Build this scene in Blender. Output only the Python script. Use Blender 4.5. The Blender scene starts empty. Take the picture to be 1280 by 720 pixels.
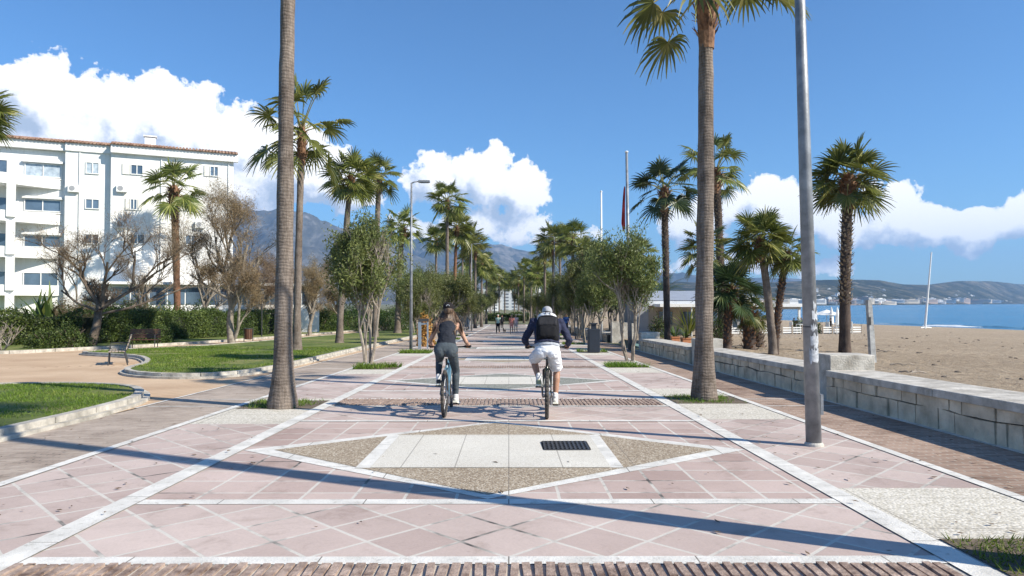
import bpy, bmesh, math, random
import numpy as np
from mathutils import Vector, Matrix, Quaternion, noise as mnoise
R = math.radians
random.seed(7)
RNG = np.random.default_rng(11)
scene = bpy.context.scene
col = scene.collection

# ------------------------------------------------------------------ camera, sky, sun, exposure
CAM_Z = 1.55
F = 871.0           # focal length in pixels of the 1280 wide photograph
HX, HY = 636.0, 379.0
cam_d = bpy.data.cameras.new('camera'); cam = bpy.data.objects.new('camera', cam_d); col.objects.link(cam)
cam_d.sensor_width = 36; cam_d.lens = 36 * F / 1280
cam_d.clip_start = 0.1; cam_d.clip_end = 30000
cam.location = (0, 0, CAM_Z)
cam.rotation_euler = (R(90) + math.atan(19 / F), 0, -math.atan(4 / F))
scene.camera = cam
SUN_AZ, SUN_EL = math.atan2(0.90, -0.43), R(36)
sun_dir = Vector((math.sin(SUN_AZ) * math.cos(SUN_EL), math.cos(SUN_AZ) * math.cos(SUN_EL), math.sin(SUN_EL)))
sd = bpy.data.lights.new('sun', 'SUN'); sd.energy = 5.0; sd.angle = R(0.53); sd.color = (1, 0.925, 0.79)
sun = bpy.data.objects.new('sun', sd); col.objects.link(sun)
sun.rotation_euler = sun_dir.to_track_quat('Z', 'Y').to_euler(); sun.location = (20, -20, 30)
scene.view_settings.view_transform = 'Standard'; scene.view_settings.look = 'None'
scene.view_settings.exposure = 0.68; scene.view_settings.gamma = 1
scene.cycles.use_denoising = True
scene.cycles.max_bounces = 6; scene.cycles.transparent_max_bounces = 6
scene.cycles.volume_bounces = 0; scene.cycles.diffuse_bounces = 3
scene.cycles.use_adaptive_sampling = True

world = bpy.data.worlds.new('World'); scene.world = world; world.use_nodes = True
wt = world.node_tree; wt.nodes.clear()
class NT:
    """tiny node-tree helper"""
    def __init__(s, t): s.t = t
    def n(s, kind, **kw):
        x = s.t.nodes.new(kind)
        for k, v in kw.items():
            if k in x.inputs.keys() and not hasattr(x, k): x.inputs[k].default_value = v
            else: setattr(x, k, v)
        return x
    def l(s, a, b): s.t.links.new(a, b)
    def m(s, op, a, b=None, c=None, clamp=False):
        x = s.t.nodes.new('ShaderNodeMath'); x.operation = op; x.use_clamp = clamp
        for i, v in enumerate((a, b, c)):
            if v is None: continue
            if isinstance(v, (int, float)): x.inputs[i].default_value = v
            else: s.l(v, x.inputs[i])
        return x.outputs[0]
    def mix(s, fac, a, b, bt='MIX'):
        x = s.t.nodes.new('ShaderNodeMix'); x.data_type = 'RGBA'; x.blend_type = bt
        for i, v in ((0, fac), (6, a), (7, b)):
            if isinstance(v, (int, float)): x.inputs[i].default_value = v
            elif isinstance(v, tuple): x.inputs[i].default_value = (*v, 1)
            else: s.l(v, x.inputs[i])
        return x.outputs[2]
    def ramp(s, fac, stops):
        x = s.t.nodes.new('ShaderNodeValToRGB'); e = x.color_ramp.elements
        while len(e) < len(stops): e.new(0.5)
        for i, (p, c) in enumerate(stops):
            e[i].position = p; e[i].color = (*c, 1) if isinstance(c, tuple) else (c, c, c, 1)
        s.l(fac, x.inputs[0]); return x.outputs[0]
    def noise(s, vec, scale, detail=4, rough=0.55, dist=0.0, dims='3D'):
        x = s.t.nodes.new('ShaderNodeTexNoise'); x.noise_dimensions = dims
        x.inputs['Scale'].default_value = scale; x.inputs['Detail'].default_value = detail
        x.inputs['Roughness'].default_value = rough; x.inputs['Distortion'].default_value = dist
        if vec is not None: s.l(vec, x.inputs['Vector'])
        return x.outputs[0]
w = NT(wt)
sky = w.n('ShaderNodeTexSky'); sky.sky_type = 'NISHITA'; sky.sun_disc = False
sky.sun_elevation = SUN_EL; sky.sun_rotation = SUN_AZ
sky.altitude = 0; sky.air_density = 1.0; sky.dust_density = 0.35; sky.ozone_density = 2.2
tc = w.n('ShaderNodeTexCoord'); sp = w.n('ShaderNodeSeparateXYZ'); w.l(tc.outputs['Generated'], sp.inputs[0])
az = w.m('ARCTAN2', sp.outputs[0], sp.outputs[1]); el = w.m('ARCSINE', sp.outputs[2])
# cumulus: clumps given by compass direction and elevation, their edges broken up by fractal noise
def ae(px, py):
    x = (px - HX) / F; z = (HY - py) / F
    return math.atan(x), math.atan(z / math.hypot(1, x))
CL = [(-60,150,150,95),(60,125,110,62),(150,160,130,70),(215,150,80,60),(290,180,90,55),(360,205,95,50),(40,210,210,70),(425,232,70,38),
      (250,230,150,50),(545,230,54,42),(600,226,58,44),(652,234,48,40),(600,282,115,26),(695,296,56,12),
      (870,280,70,34),(925,256,34,30),(960,256,46,44),(1000,272,60,38),(1050,282,75,34),(1120,264,58,46),(1160,280,60,36),(1215,284,60,30),(1262,282,60,30),(1330,270,90,40),
      (860,330,60,14),(920,325,90,16),(1040,330,60,14),(700,268,20,8),(1150,312,26,5),(1480,250,120,60),(-280,170,150,90)]
cv = w.n('ShaderNodeCombineXYZ'); w.l(az, cv.inputs[0]); w.l(el, cv.inputs[1])
def cloud_density(azs, els, vec):
    best = None
    for (px, py, rx, ry) in CL:
        a0, e0 = ae(px, py)
        ra = rx / F * math.cos(a0) ** 2; re = ry / F * math.cos(a0)
        u = w.m('DIVIDE', w.m('SUBTRACT', azs, a0), ra); v = w.m('DIVIDE', w.m('SUBTRACT', els, e0), re)
        d = w.m('SUBTRACT', 1.0, w.m('SQRT', w.m('ADD', w.m('MULTIPLY', u, u), w.m('MULTIPLY', v, v))))
        d = w.m('MULTIPLY', d, min(ry, 55) / 55.0)
        best = d if best is None else w.m('SMOOTH_MAX', best, d, 0.12)
    n1 = w.noise(vec, 9, 9, 0.58, 0.25); n2 = w.noise(vec, 30, 7, 0.6)
    vo = w.n('ShaderNodeTexVoronoi', feature='SMOOTH_F1'); vo.inputs['Scale'].default_value = 26; vo.inputs['Smoothness'].default_value = 0.6
    w.l(vec, vo.inputs['Vector'])
    d = w.m('ADD', best, w.m('MULTIPLY', w.m('SUBTRACT', n1, 0.5), 1.5))
    d = w.m('ADD', d, w.m('MULTIPLY', w.m('SUBTRACT', n2, 0.5), 0.9)); d = w.m('ADD', d, w.m('MULTIPLY', w.m('SUBTRACT', w.noise(vec, 85, 4, 0.6), 0.5), 0.35))
    d = w.m('SUBTRACT', d, w.m('MULTIPLY', w.m('SUBTRACT', vo.outputs[0], 0.35), 0.5))
    return d
vec0 = cv.outputs[0]
d0 = cloud_density(az, el, vec0)
az2 = w.m('ADD', az, 0.022); el2 = w.m('ADD', el, 0.030)
cv2 = w.n('ShaderNodeCombineXYZ'); w.l(az2, cv2.inputs[0]); w.l(el2, cv2.inputs[1])
d1 = cloud_density(az2, el2, cv2.outputs[0])
mask = w.ramp(w.m('ADD', d0, 0.5), [(0.485, 0.0), (0.53, 0.6), (0.60, 1.0)])
# lit where there is less cloud towards the sun
lit = w.m('ADD', 0.58, w.m('MULTIPLY', w.m('SUBTRACT', d0, d1), 1.25))
wisp = w.noise(vec0, 14, 6, 0.6)
lit = w.m('ADD', lit, w.m('MULTIPLY', w.m('SUBTRACT', wisp, 0.5), 0.45))
ccol = w.ramp(lit, [(0.10, (4.6, 5.6, 7.2)), (0.38, (7.0, 7.8, 9.2)), (0.58, (10.2, 10.5, 11.0)), (0.80, (12.5, 12.4, 12.2))])
up = w.m('GREATER_THAN', sp.outputs[2], 0.0)
fac = w.m('MULTIPLY', mask, up)
# the clear sky of a dry winter day: a deeper blue than the standard air column
skyc = w.mix(1.0, sky.outputs[0], (0.62, 1.04, 1.42), 'MULTIPLY')
bg = w.n('ShaderNodeBackground'); bg.inputs['Strength'].default_value = 0.074
w.l(w.mix(fac, skyc, ccol), bg.inputs[0])
out = w.n('ShaderNodeOutputWorld'); w.l(bg.outputs[0], out.inputs[0])
world.cycles.sampling_method = 'MANUAL'; world.cycles.sample_map_resolution = 512

# ------------------------------------------------------------------ the lie of the land
SEA = -4.5
def pz(Y):                       # the promenade falls gently away from the camera, then levels out
    if Y < 85: return -0.0189 * Y
    if Y < 145:
        t = (Y - 85) / 60; return -0.0189 * 85 - 0.0189 * 60 * (t - t * t / 2)
    return -0.0189 * 115
SH = [(-400, 150), (-60, 126), (150, 117), (200, 103), (300, 92), (600, 130), (1200, 360), (1750, 800), (3400, 2200), (5000, 3750), (9000, 6500)]
def shore(Y):
    return float(np.interp(Y, [a for a, b in SH], [b for a, b in SH]))
def bz(X, Y):                    # sand: from behind the parapet down to the waterline
    z0 = -0.235 - 0.0082 * min(max(Y, -40), 190)
    u = (X - 6.7) / (shore(Y) - 6.7)
    return z0 + (SEA - z0) * u
def G(px, py, f=None):           # the ground point seen at a photograph pixel
    ty = (py - HY) / F; tx = (px - HX) / F
    g = f or (lambda X, Y: pz(Y))
    lo, hi = 1.0, 2000.0
    for _ in range(60):
        m = (lo + hi) / 2
        if CAM_Z - ty * m > g(tx * m, m): lo = m
        else: hi = m
    return Vector((tx * lo, lo, g(tx * lo, lo)))
def ztop(py, Y): return CAM_Z - (py - HY) / F * Y

# ------------------------------------------------------------------ mesh and object helpers
def finish(me, name, mat, parent=None, smooth=False, loc=None):
    o = bpy.data.objects.new(name, me); col.objects.link(o)
    if mat is not None and len(me.materials) == 0: me.materials.append(mat)
    if parent is not None: o.parent = parent
    if loc is not None: o.location = loc
    if smooth: me.shade_smooth()
    return o
class MB:
    def __init__(s): s.v = []; s.f = []
    def add(s, vs, fs):
        b = len(s.v); s.v.extend([tuple(v) for v in vs]); s.f.extend([tuple(i + b for i in f) for f in fs]); return s
    def box(s, c, d, rz=0.0, M=None):
        x, y, z = d[0] / 2, d[1] / 2, d[2] / 2
        vs = [Vector(p) for p in ((-x,-y,-z),(x,-y,-z),(x,y,-z),(-x,y,-z),(-x,-y,z),(x,-y,z),(x,y,z),(-x,y,z))]
        T = Matrix.Translation(c) @ (M if M is not None else Matrix.Rotation(rz, 4, 'Z'))
        return s.add([T @ v for v in vs], [(0,3,2,1),(4,5,6,7),(0,1,5,4),(1,2,6,5),(2,3,7,6),(3,0,4,7)])
    def tube(s, pts, rad, n=8, cap=True, closed=False):
        pts = [Vector(p) for p in pts]; k = len(pts)
        if not hasattr(rad, '__len__'): rad = [rad] * k
        up = Vector((0, 0, 1)); b = len(s.v); prev = None
        for i, p in enumerate(pts):
            if closed: d = pts[(i + 1) % k] - pts[i - 1]
            else: d = pts[min(i + 1, k - 1)] - pts[max(i - 1, 0)]
            d = d.normalized() if d.length > 1e-9 else Vector((0, 0, 1))
            if prev is None:
                a = d.cross(up) if abs(d.z) < 0.95 else d.cross(Vector((1, 0, 0)))
            else:
                a = prev - d * prev.dot(d)
            a.normalize(); prev = a; c = d.cross(a)
            for j in range(n):
                t = 2 * math.pi * j / n
                s.v.append(tuple(p + (a * math.cos(t) + c * math.sin(t)) * rad[i]))
        for i in range(k if closed else k - 1):
            i2 = (i + 1) % k
            for j in range(n):
                s.f.append((b + i * n + j, b + i * n + (j + 1) % n, b + i2 * n + (j + 1) % n, b + i2 * n + j))
        if cap and not closed:
            s.f.append(tuple(b + j for j in reversed(range(n)))); s.f.append(tuple(b + (k - 1) * n + j for j in range(n)))
        return s
    def ball(s, c, r, n=10, m=7, M=None):
        c = Vector(c); r = Vector(r) if hasattr(r, '__len__') else Vector((r, r, r)); vs = []; fs = []
        for i in range(m + 1):
            th = math.pi * i / m
            for j in range(n):
                ph = 2 * math.pi * j / n
                q = Vector((r.x * math.sin(th) * math.cos(ph), r.y * math.sin(th) * math.sin(ph), r.z * math.cos(th)))
                vs.append(c + (M @ q if M is not None else q))
        for i in range(m):
            for j in range(n):
                fs.append((i * n + j, (i + 1) * n + j, (i + 1) * n + (j + 1) % n, i * n + (j + 1) % n))
        return s.add(vs, fs)
    def lathe(s, c, prof, n=16):
        c = Vector(c); k = len(prof); b = len(s.v)
        for r, z in prof:
            for j in range(n):
                t = 2 * math.pi * j / n; s.v.append((c.x + r * math.cos(t), c.y + r * math.sin(t), c.z + z))
        for i in range(k - 1):
            for j in range(n): s.f.append((b + i * n + j, b + i * n + (j + 1) % n, b + (i + 1) * n + (j + 1) % n, b + (i + 1) * n + j))
        s.f.append(tuple(b + j for j in reversed(range(n)))); s.f.append(tuple(b + (k - 1) * n + j for j in range(n)))
        return s
    def prism(s, poly, z0, z1, flip=False):      # polygon (x,y) list, z given as numbers or functions of (x,y)
        n = len(poly)
        a = sum(poly[i][0] * poly[(i + 1) % n][1] - poly[(i + 1) % n][0] * poly[i][1] for i in range(n))
        if a < 0: poly = poly[::-1]
        g0 = z0 if callable(z0) else (lambda x, y: z0); g1 = z1 if callable(z1) else (lambda x, y: z1)
        vs = [(x, y, g0(x, y)) for x, y in poly] + [(x, y, g1(x, y)) for x, y in poly]
        fs = [tuple(reversed(range(n))), tuple(range(n, 2 * n))] + [(i, (i + 1) % n, n + (i + 1) % n, n + i) for i in range(n)]
        return s.add(vs, fs)
    def flat(s, poly, dz=0.0, g=None):            # a sheet lying on the ground
        g = g or (lambda x, y: pz(y)); n = len(poly)
        a = sum(poly[i][0] * poly[(i + 1) % n][1] - poly[(i + 1) % n][0] * poly[i][1] for i in range(n))
        if a < 0: poly = poly[::-1]
        return s.add([(x, y, g(x, y) + dz) for x, y in poly], [tuple(range(n))])
    def rect(s, x0, x1, y0, y1, dz=0.0, g=None):
        ys = [y0] + [q for q in (85, 97, 109, 121, 133, 145) if y0 < q < y1] + [y1]
        for a, b in zip(ys, ys[1:]): s.flat([(x0, a), (x1, a), (x1, b), (x0, b)], dz, g)
        return s
    def mesh(s, name):
        me = bpy.data.meshes.new(name); me.from_pydata(s.v, [], s.f); me.update(); return me
    def build(s, name, mat, parent=None, smooth=False, loc=None):
        return finish(s.mesh(name), name, mat, parent, smooth, loc)
def np_mesh(name, V, Q):
    me = bpy.data.meshes.new(name); V = np.asarray(V, dtype=np.float32); Q = np.asarray(Q, dtype=np.int32); k = Q.shape[1]
    me.vertices.add(len(V)); me.vertices.foreach_set('co', V.ravel())
    me.loops.add(Q.size); me.loops.foreach_set('vertex_index', Q.ravel())
    me.polygons.add(len(Q)); me.polygons.foreach_set('loop_start', np.arange(0, Q.size, k, dtype=np.int32))
    me.polygons.foreach_set('loop_total', np.full(len(Q), k, dtype=np.int32))
    me.update(calc_edges=True); return me
def tag(o, label=None, cat=None, group=None, kind=None):
    if label: o['label'] = label
    if cat: o['category'] = cat
    if group: o['group'] = group
    if kind: o['kind'] = kind
    return o
def struct(o): o['kind'] = 'structure'; return o
def thing(name, loc, label, cat, group=None, rz=0.0):
    o = bpy.data.objects.new(name, None); col.objects.link(o); o.empty_display_size = 0.2
    o.location = loc; o.rotation_euler = (0, 0, rz); return tag(o, label, cat, group)
def copy_tree(o, parent=None):
    c = o.copy(); col.objects.link(c)
    if parent is not None: c.parent = parent
    for ch in [k for k in o.children]: copy_tree(ch, c)
    return c
def fbm(x, y, z=0.0, o=5):
    return mnoise.fractal(Vector((x, y, z)), 1.0, 2.0, o)

# ------------------------------------------------------------------ materials
MATS = {}
def mat(name):
    m = bpy.data.materials.new(name); m.use_nodes = True; t = m.node_tree; t.nodes.clear(); h = NT(t)
    p = h.n('ShaderNodeBsdfPrincipled'); o = h.n('ShaderNodeOutputMaterial'); h.l(p.outputs[0], o.inputs[0])
    h.p = p; h.o = o; h.m_ = m; h.tc = h.n('ShaderNodeTexCoord'); MATS[name] = m; return h
def bump(h, height, strength=0.3, dist=0.02):
    b = h.n('ShaderNodeBump'); b.inputs['Strength'].default_value = strength; b.inputs['Distance'].default_value = dist
    h.l(height, b.inputs['Height']); h.l(b.outputs[0], h.p.inputs['Normal']); return b
def simple(name, c, rough=0.6, var=0.12, scale=6, bmp=0.0, bscale=40, metal=0.0, c2=None, spec=0.5, coat=0.0):
    h = mat(name); v = h.tc.outputs['Object']; n = h.noise(v, scale, 5, 0.6)
    d = tuple(x * (1 - var) for x in c); b = c2 or tuple(min(1, x * (1 + var)) for x in c)
    h.l(h.ramp(n, [(0.3, d), (0.7, b)]), h.p.inputs['Base Color'])
    h.p.inputs['Roughness'].default_value = rough; h.p.inputs['Metallic'].default_value = metal
    h.p.inputs['Specular IOR Level'].default_value = spec; h.p.inputs['Coat Weight'].default_value = coat
    if bmp: bump(h, h.noise(v, bscale, 4), bmp, 0.02)
    return h.m_
def leafmat(name, c1, c2, c3=None, scale=1.2, rough=0.5, trans=0.28):
    h = mat(name); v = h.tc.outputs['Object']
    oi = h.n('ShaderNodeObjectInfo'); gi = h.n('ShaderNodeNewGeometry')
    n = h.noise(v, scale, 3, 0.6); rr = gi.outputs['Random Per Island']
    f = h.m('ADD', h.m('MULTIPLY', n, 0.6), h.m('MULTIPLY', rr, 0.4))
    st = [(0.25, c1), (0.62, c2)] + ([(0.8, c3)] if c3 else [])
    c = h.ramp(f, st)
    hs = h.n('ShaderNodeHueSaturation'); h.l(c, hs.inputs['Color'])
    h.l(h.m('ADD', 0.82, h.m('MULTIPLY', oi.outputs['Random'], 0.36)), hs.inputs['Value'])
    h.l(h.m('ADD', 0.488, h.m('MULTIPLY', oi.outputs['Random'], 0.024)), hs.inputs['Hue'])
    h.l(hs.outputs[0], h.p.inputs['Base Color']); h.p.inputs['Roughness'].default_value = rough
    h.p.inputs['Specular IOR Level'].default_value = 0.35
    tr = h.n('ShaderNodeBsdfTranslucent'); h.l(hs.outputs[0], tr.inputs[0])
    mx = h.n('ShaderNodeMixShader'); mx.inputs[0].default_value = trans
    h.l(h.p.outputs[0], mx.inputs[1]); h.l(tr.outputs[0], mx.inputs[2]); h.l(mx.outputs[0], h.o.inputs[0])
    return h.m_
def tilemat(name, ang, cA, cB, mortar, w_, hgt, ms, offset=0.0, rough=0.75, dirt=0.34, bmp=0.35):
    h = mat(name); mp = h.n('ShaderNodeMapping'); h.l(h.tc.outputs['Object'], mp.inputs[0]); mp.inputs['Rotation'].default_value = (0, 0, ang)
    b = h.n('ShaderNodeTexBrick'); b.offset = offset; b.squash = 1.0
    nz = h.noise(h.tc.outputs['Object'], 7, 3); 
    dv = h.n('ShaderNodeVectorMath', operation='ADD'); sc = h.n('ShaderNodeVectorMath', operation='SCALE')
    nc = h.n('ShaderNodeTexNoise'); nc.inputs['Scale'].default_value = 5.0; h.l(h.tc.outputs['Object'], nc.inputs['Vector'])
    h.l(nc.outputs[1], sc.inputs[0]); sc.inputs['Scale'].default_value = ms * 0.9
    h.l(mp.outputs[0], dv.inputs[0]); h.l(sc.outputs[0], dv.inputs[1]); h.l(dv.outputs[0], b.inputs['Vector'])
    b.inputs['Scale'].default_value = 1; b.inputs['Brick Width'].default_value = w_; b.inputs['Row Height'].default_value = hgt
    b.inputs['Mortar Size'].default_value = ms; b.inputs['Mortar Smooth'].default_value = 0.15; b.inputs['Bias'].default_value = 0.0
    b.inputs['Color1'].default_value = (*cA, 1); b.inputs['Color2'].default_value = (*cB, 1)
    # joints: mostly pale grout, black where it has washed out
    g = h.noise(h.tc.outputs['Object'], 1.1, 4, 0.7)
    mc = h.ramp(g, [(0.33, tuple(x * 0.15 for x in mortar)), (0.40, tuple(x * 0.6 for x in mortar)), (0.46, mortar)])
    h.l(mc, b.inputs['Mortar'])
    big = h.noise(h.tc.outputs['Object'], 0.55, 5, 0.6); fine = h.noise(h.tc.outputs['Object'], 45, 4, 0.7)
    c = h.mix(dirt, b.outputs[0], h.ramp(big, [(0.3, (0.52, 0.5, 0.48)), (0.7, (1.0, 1.0, 1.0))]), 'MULTIPLY')
    c = h.mix(0.5, c, h.ramp(fine, [(0.25, (0.72, 0.72, 0.72)), (0.75, (1.0, 1.0, 1.0))]), 'MULTIPLY')
    st1 = h.noise(h.tc.outputs['Object'], 2.3, 6, 0.75, 0.8); c = h.mix(0.55, c, h.ramp(st1, [(0.34, (0.72, 0.69, 0.66)), (0.46, (1, 1, 1)), (0.66, (1.10, 1.10, 1.10))]), 'MULTIPLY')
    spot = h.noise(h.tc.outputs['Object'], 9, 2, 0.5)
    c = h.mix(0.3, c, h.ramp(spot, [(0.20, (0.45, 0.42, 0.4)), (0.24, (1.0, 1.0, 1.0))]), 'MULTIPLY')
    h.l(c, h.p.inputs['Base Color']); h.p.inputs['Roughness'].default_value = rough; h.p.inputs['Specular IOR Level'].default_value = 0.3
    hh = h.m('ADD', h.m('MULTIPLY', b.outputs[1], -0.7), h.m('MULTIPLY', fine, 0.3)); bump(h, hh, bmp, 0.006)
    return h.m_
def pebble(name, stops, scale=55, bmp=0.6, joints=None):
    h = mat(name); v = h.tc.outputs['Object']
    vo = h.n('ShaderNodeTexVoronoi'); vo.inputs['Scale'].default_value = scale; h.l(v, vo.inputs['Vector'])
    wn = h.n('ShaderNodeTexWhiteNoise'); h.l(vo.outputs['Color'], wn.inputs['Vector'])
    c = h.ramp(wn.outputs[0], stops); big = h.noise(v, 0.8, 5, 0.6)
    c = h.mix(0.5, c, h.ramp(big, [(0.3, (0.74, 0.72, 0.7)), (0.7, (1, 1, 1))]), 'MULTIPLY')
    c = h.mix(0.45, c, h.ramp(vo.outputs['Distance'], [(0.3, (1, 1, 1)), (0.8, (0.35, 0.33, 0.3))]), 'MULTIPLY')
    if joints:
        b = h.n('ShaderNodeTexBrick'); b.offset = 0; h.l(v, b.inputs['Vector']); b.inputs['Scale'].default_value = 1
        b.inputs['Brick Width'].default_value = joints[0]; b.inputs['Row Height'].default_value = joints[1]; b.inputs['Mortar Size'].default_value = 0.006
        c = h.mix(h.m('MULTIPLY', b.outputs[1], 0.6), c, (0.16, 0.14, 0.12))
    h.l(c, h.p.inputs['Base Color']); h.p.inputs['Roughness'].default_value = 0.8; h.p.inputs['Specular IOR Level'].default_value = 0.3
    bump(h, h.m('MULTIPLY', vo.outputs['Distance'], -1.0), bmp, 0.006); return h.m_

M_pink45 = tilemat('tile_diagonal', R(45), (0.48, 0.375, 0.335), (0.62, 0.51, 0.46), (0.64, 0.60, 0.54), 0.455, 0.455, 0.015)
M_pink90 = tilemat('tile_square', 0, (0.44, 0.325, 0.285), (0.60, 0.48, 0.43), (0.64, 0.60, 0.54), 0.44, 0.44, 0.015)
M_line = simple('white_stone', (0.60, 0.58, 0.53), 0.7, 0.14, 3.5, 0.35, 60, c2=(0.78, 0.755, 0.70))
def joints(m_, step=1.2):
    h = NT(m_.node_tree); tcn = h.n('ShaderNodeTexCoord'); b = h.n('ShaderNodeTexBrick'); b.offset = 0; h.l(tcn.outputs['Object'], b.inputs['Vector']); b.inputs['Scale'].default_value = 1
    b.inputs['Brick Width'].default_value = step; b.inputs['Row Height'].default_value = step; b.inputs['Mortar Size'].default_value = .005
    p = next(x for x in m_.node_tree.nodes if x.type == 'BSDF_PRINCIPLED'); src = p.inputs['Base Color'].links[0].from_socket; s2 = h.noise(tcn.outputs['Object'], 14, 4, .7)
    c = h.mix(.6, src, h.ramp(s2, [(0.30, (0.55, 0.52, 0.48)), (0.42, (1, 1, 1))]), 'MULTIPLY'); h.l(h.mix(b.outputs[1], c, (0.2, 0.18, 0.15)), p.inputs['Base Color'])
joints(M_line)
M_cream = pebble('cream_pebble', [(0, (0.56, 0.52, 0.43)), (0.5, (0.70, 0.66, 0.57)), (1, (0.80, 0.76, 0.68))], 42, joints=(1.5, 0.85))
M_creamf = pebble('cream_fine', [(0, (0.66, 0.62, 0.54)), (0.5, (0.74, 0.71, 0.63)), (1, (0.82, 0.79, 0.72))], 110, 0.25, joints=(0.55, 3.0))
M_peb = pebble('brown_pebble', [(0, (0.26, 0.20, 0.14)), (0.4, (0.38, 0.305, 0.22)), (0.75, (0.50, 0.42, 0.315)), (1, (0.68, 0.61, 0.50))], 60, joints=(1.3, 9.0))
M_pebg = pebble('grey_pebble', [(0, (0.16, 0.17, 0.15)), (0.5, (0.30, 0.31, 0.27)), (1, (0.45, 0.45, 0.40))], 38)
M_conc = simple('concrete', (0.45, 0.43, 0.39), 0.85, 0.15, 1.2, 0.3, 50)
M_brickR = tilemat('brick_paving', 0, (0.30, 0.185, 0.13), (0.50, 0.345, 0.26), (0.50, 0.44, 0.37), 0.24, 0.065, 0.009, 0.5, 0.85, 0.6, 0.9)
M_brickL = tilemat('worn_brick_paving', 0, (0.40, 0.32, 0.26), (0.55, 0.45, 0.37), (0.50, 0.45, 0.39), 0.21, 0.055, 0.006, 0.5, 0.85, 0.7, 0.6)
def pavers():
    h = mat('ochre_pavers'); v = h.tc.outputs['Object']
    mp = h.n('ShaderNodeMapping'); h.l(v, mp.inputs[0]); mp.inputs['Location'].default_value = (14.6, -21.0, 0)
    wv = h.n('ShaderNodeTexWave', wave_type='RINGS', rings_direction='Z'); wv.inputs['Scale'].default_value = 1.05; wv.inputs['Distortion'].default_value = 0.3
    h.l(mp.outputs[0], wv.inputs['Vector'])
    n = h.noise(v, 0.5, 6, 0.6); f = h.noise(v, 30, 4, 0.7)
    c = h.ramp(n, [(0.3, (0.50, 0.34, 0.21)), (0.7, (0.68, 0.50, 0.33))])
    c = h.mix(0.5, c, h.ramp(wv.outputs[0], [(0.0, (0.55, 0.5, 0.48)), (0.18, (1, 1, 1))]), 'MULTIPLY')
    c = h.mix(0.6, c, h.ramp(f, [(0.25, (0.6, 0.6, 0.6)), (0.75, (1.0, 1.0, 1.0))]), 'MULTIPLY')
    h.l(c, h.p.inputs['Base Color']); h.p.inputs['Roughness'].default_value = 0.85; bump(h, f, 0.4, 0.01); return h.m_
M_pav = pavers()
def sandmat():
    h = mat('sand'); v = h.tc.outputs['Object']
    a = h.noise(v, 2.2, 6, 0.65); b = h.noise(v, 0.12, 4, 0.5); f = h.noise(v, 16, 5, 0.7)
    c = h.ramp(a, [(0.3, (0.37, 0.285, 0.20)), (0.7, (0.55, 0.445, 0.325))])
    c = h.mix(0.6, c, h.ramp(b, [(0.3, (0.78, 0.77, 0.76)), (0.7, (1.0, 1.0, 1.0))]), 'MULTIPLY')
    c = h.mix(0.5, c, h.ramp(f, [(0.25, (0.6, 0.58, 0.55)), (0.6, (1.0, 1.0, 1.0))]), 'MULTIPLY')
    k_ = h.noise(v, 5.5, 3, 0.6); c = h.mix(0.75, c, h.ramp(k_, [(0.30, (0.42, 0.4, 0.38)), (0.40, (1, 1, 1))]), 'MULTIPLY')
    h.l(c, h.p.inputs['Base Color']); h.p.inputs['Roughness'].default_value = 0.95; h.p.inputs['Specular IOR Level'].default_value = 0.15
    bump(h, h.m('ADD', h.m('MULTIPLY', a, 0.7), h.m('MULTIPLY', f, 0.3)), 1.0, 0.35); return h.m_
M_sand = sandmat()
def lawnmat():
    h = mat('lawn'); v = h.tc.outputs['Object']
    a = h.noise(v, 0.6, 5, 0.6); b = h.noise(v, 45, 4, 0.7)
    c = h.ramp(a, [(0.3, (0.075, 0.115, 0.014)), (0.5, (0.14, 0.185, 0.028)), (0.62, (0.27, 0.26, 0.08)), (0.74, (0.34, 0.27, 0.15))])
    c = h.mix(0.7, c, h.ramp(b, [(0.3, (0.45, 0.5, 0.4)), (0.7, (1.0, 1.0, 1.0))]), 'MULTIPLY')
    h.l(c, h.p.inputs['Base Color']); h.p.inputs['Roughness'].default_value = 0.9; bump(h, b, 1.0, 0.03); return h.m_
M_lawn = lawnmat()
M_soil = simple('soil', (0.13, 0.10, 0.07), 0.95, 0.35, 4, 0.8, 25)
M_blade = leafmat('grass_blade', (0.075, 0.14, 0.012), (0.17, 0.25, 0.03), (0.36, 0.35, 0.11), 0.5, 0.6, 0.35)
M_palm = leafmat('palm_leaf', (0.065, 0.09, 0.02), (0.185, 0.205, 0.046), (0.46, 0.42, 0.15), 0.9, 0.38, 0.3)
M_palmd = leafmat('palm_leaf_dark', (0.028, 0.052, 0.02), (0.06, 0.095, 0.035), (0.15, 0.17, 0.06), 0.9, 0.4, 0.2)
M_dead = leafmat('dead_frond', (0.16, 0.10, 0.055), (0.30, 0.20, 0.11), (0.45, 0.34, 0.2), 2, 0.8, 0.1)
M_olive = leafmat('tree_leaf', (0.075, 0.095, 0.028), (0.165, 0.19, 0.055), (0.32, 0.33, 0.12), 0.8, 0.5, 0.3)
M_tam = leafmat('tamarisk_twigs', (0.15, 0.10, 0.06), (0.27, 0.195, 0.115), (0.32, 0.27, 0.15), 0.5, 0.8, 0.25)
M_tamg = leafmat('tamarisk_green', (0.07, 0.06, 0.025), (0.15, 0.12, 0.045), (0.22, 0.18, 0.07), 0.5, 0.8, 0.25)
M_hedge = leafmat('hedge_leaf', (0.035, 0.06, 0.014), (0.09, 0.135, 0.03), (0.21, 0.25, 0.06), 0.35, 0.5, 0.25)
M_shrub = leafmat('shrub_leaf', (0.03, 0.055, 0.014), (0.08, 0.125, 0.028), (0.18, 0.22, 0.06), 0.5, 0.45, 0.25)
M_core = simple('hedge_core', (0.018, 0.024, 0.010), 0.95, 0.4, 4)
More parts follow.
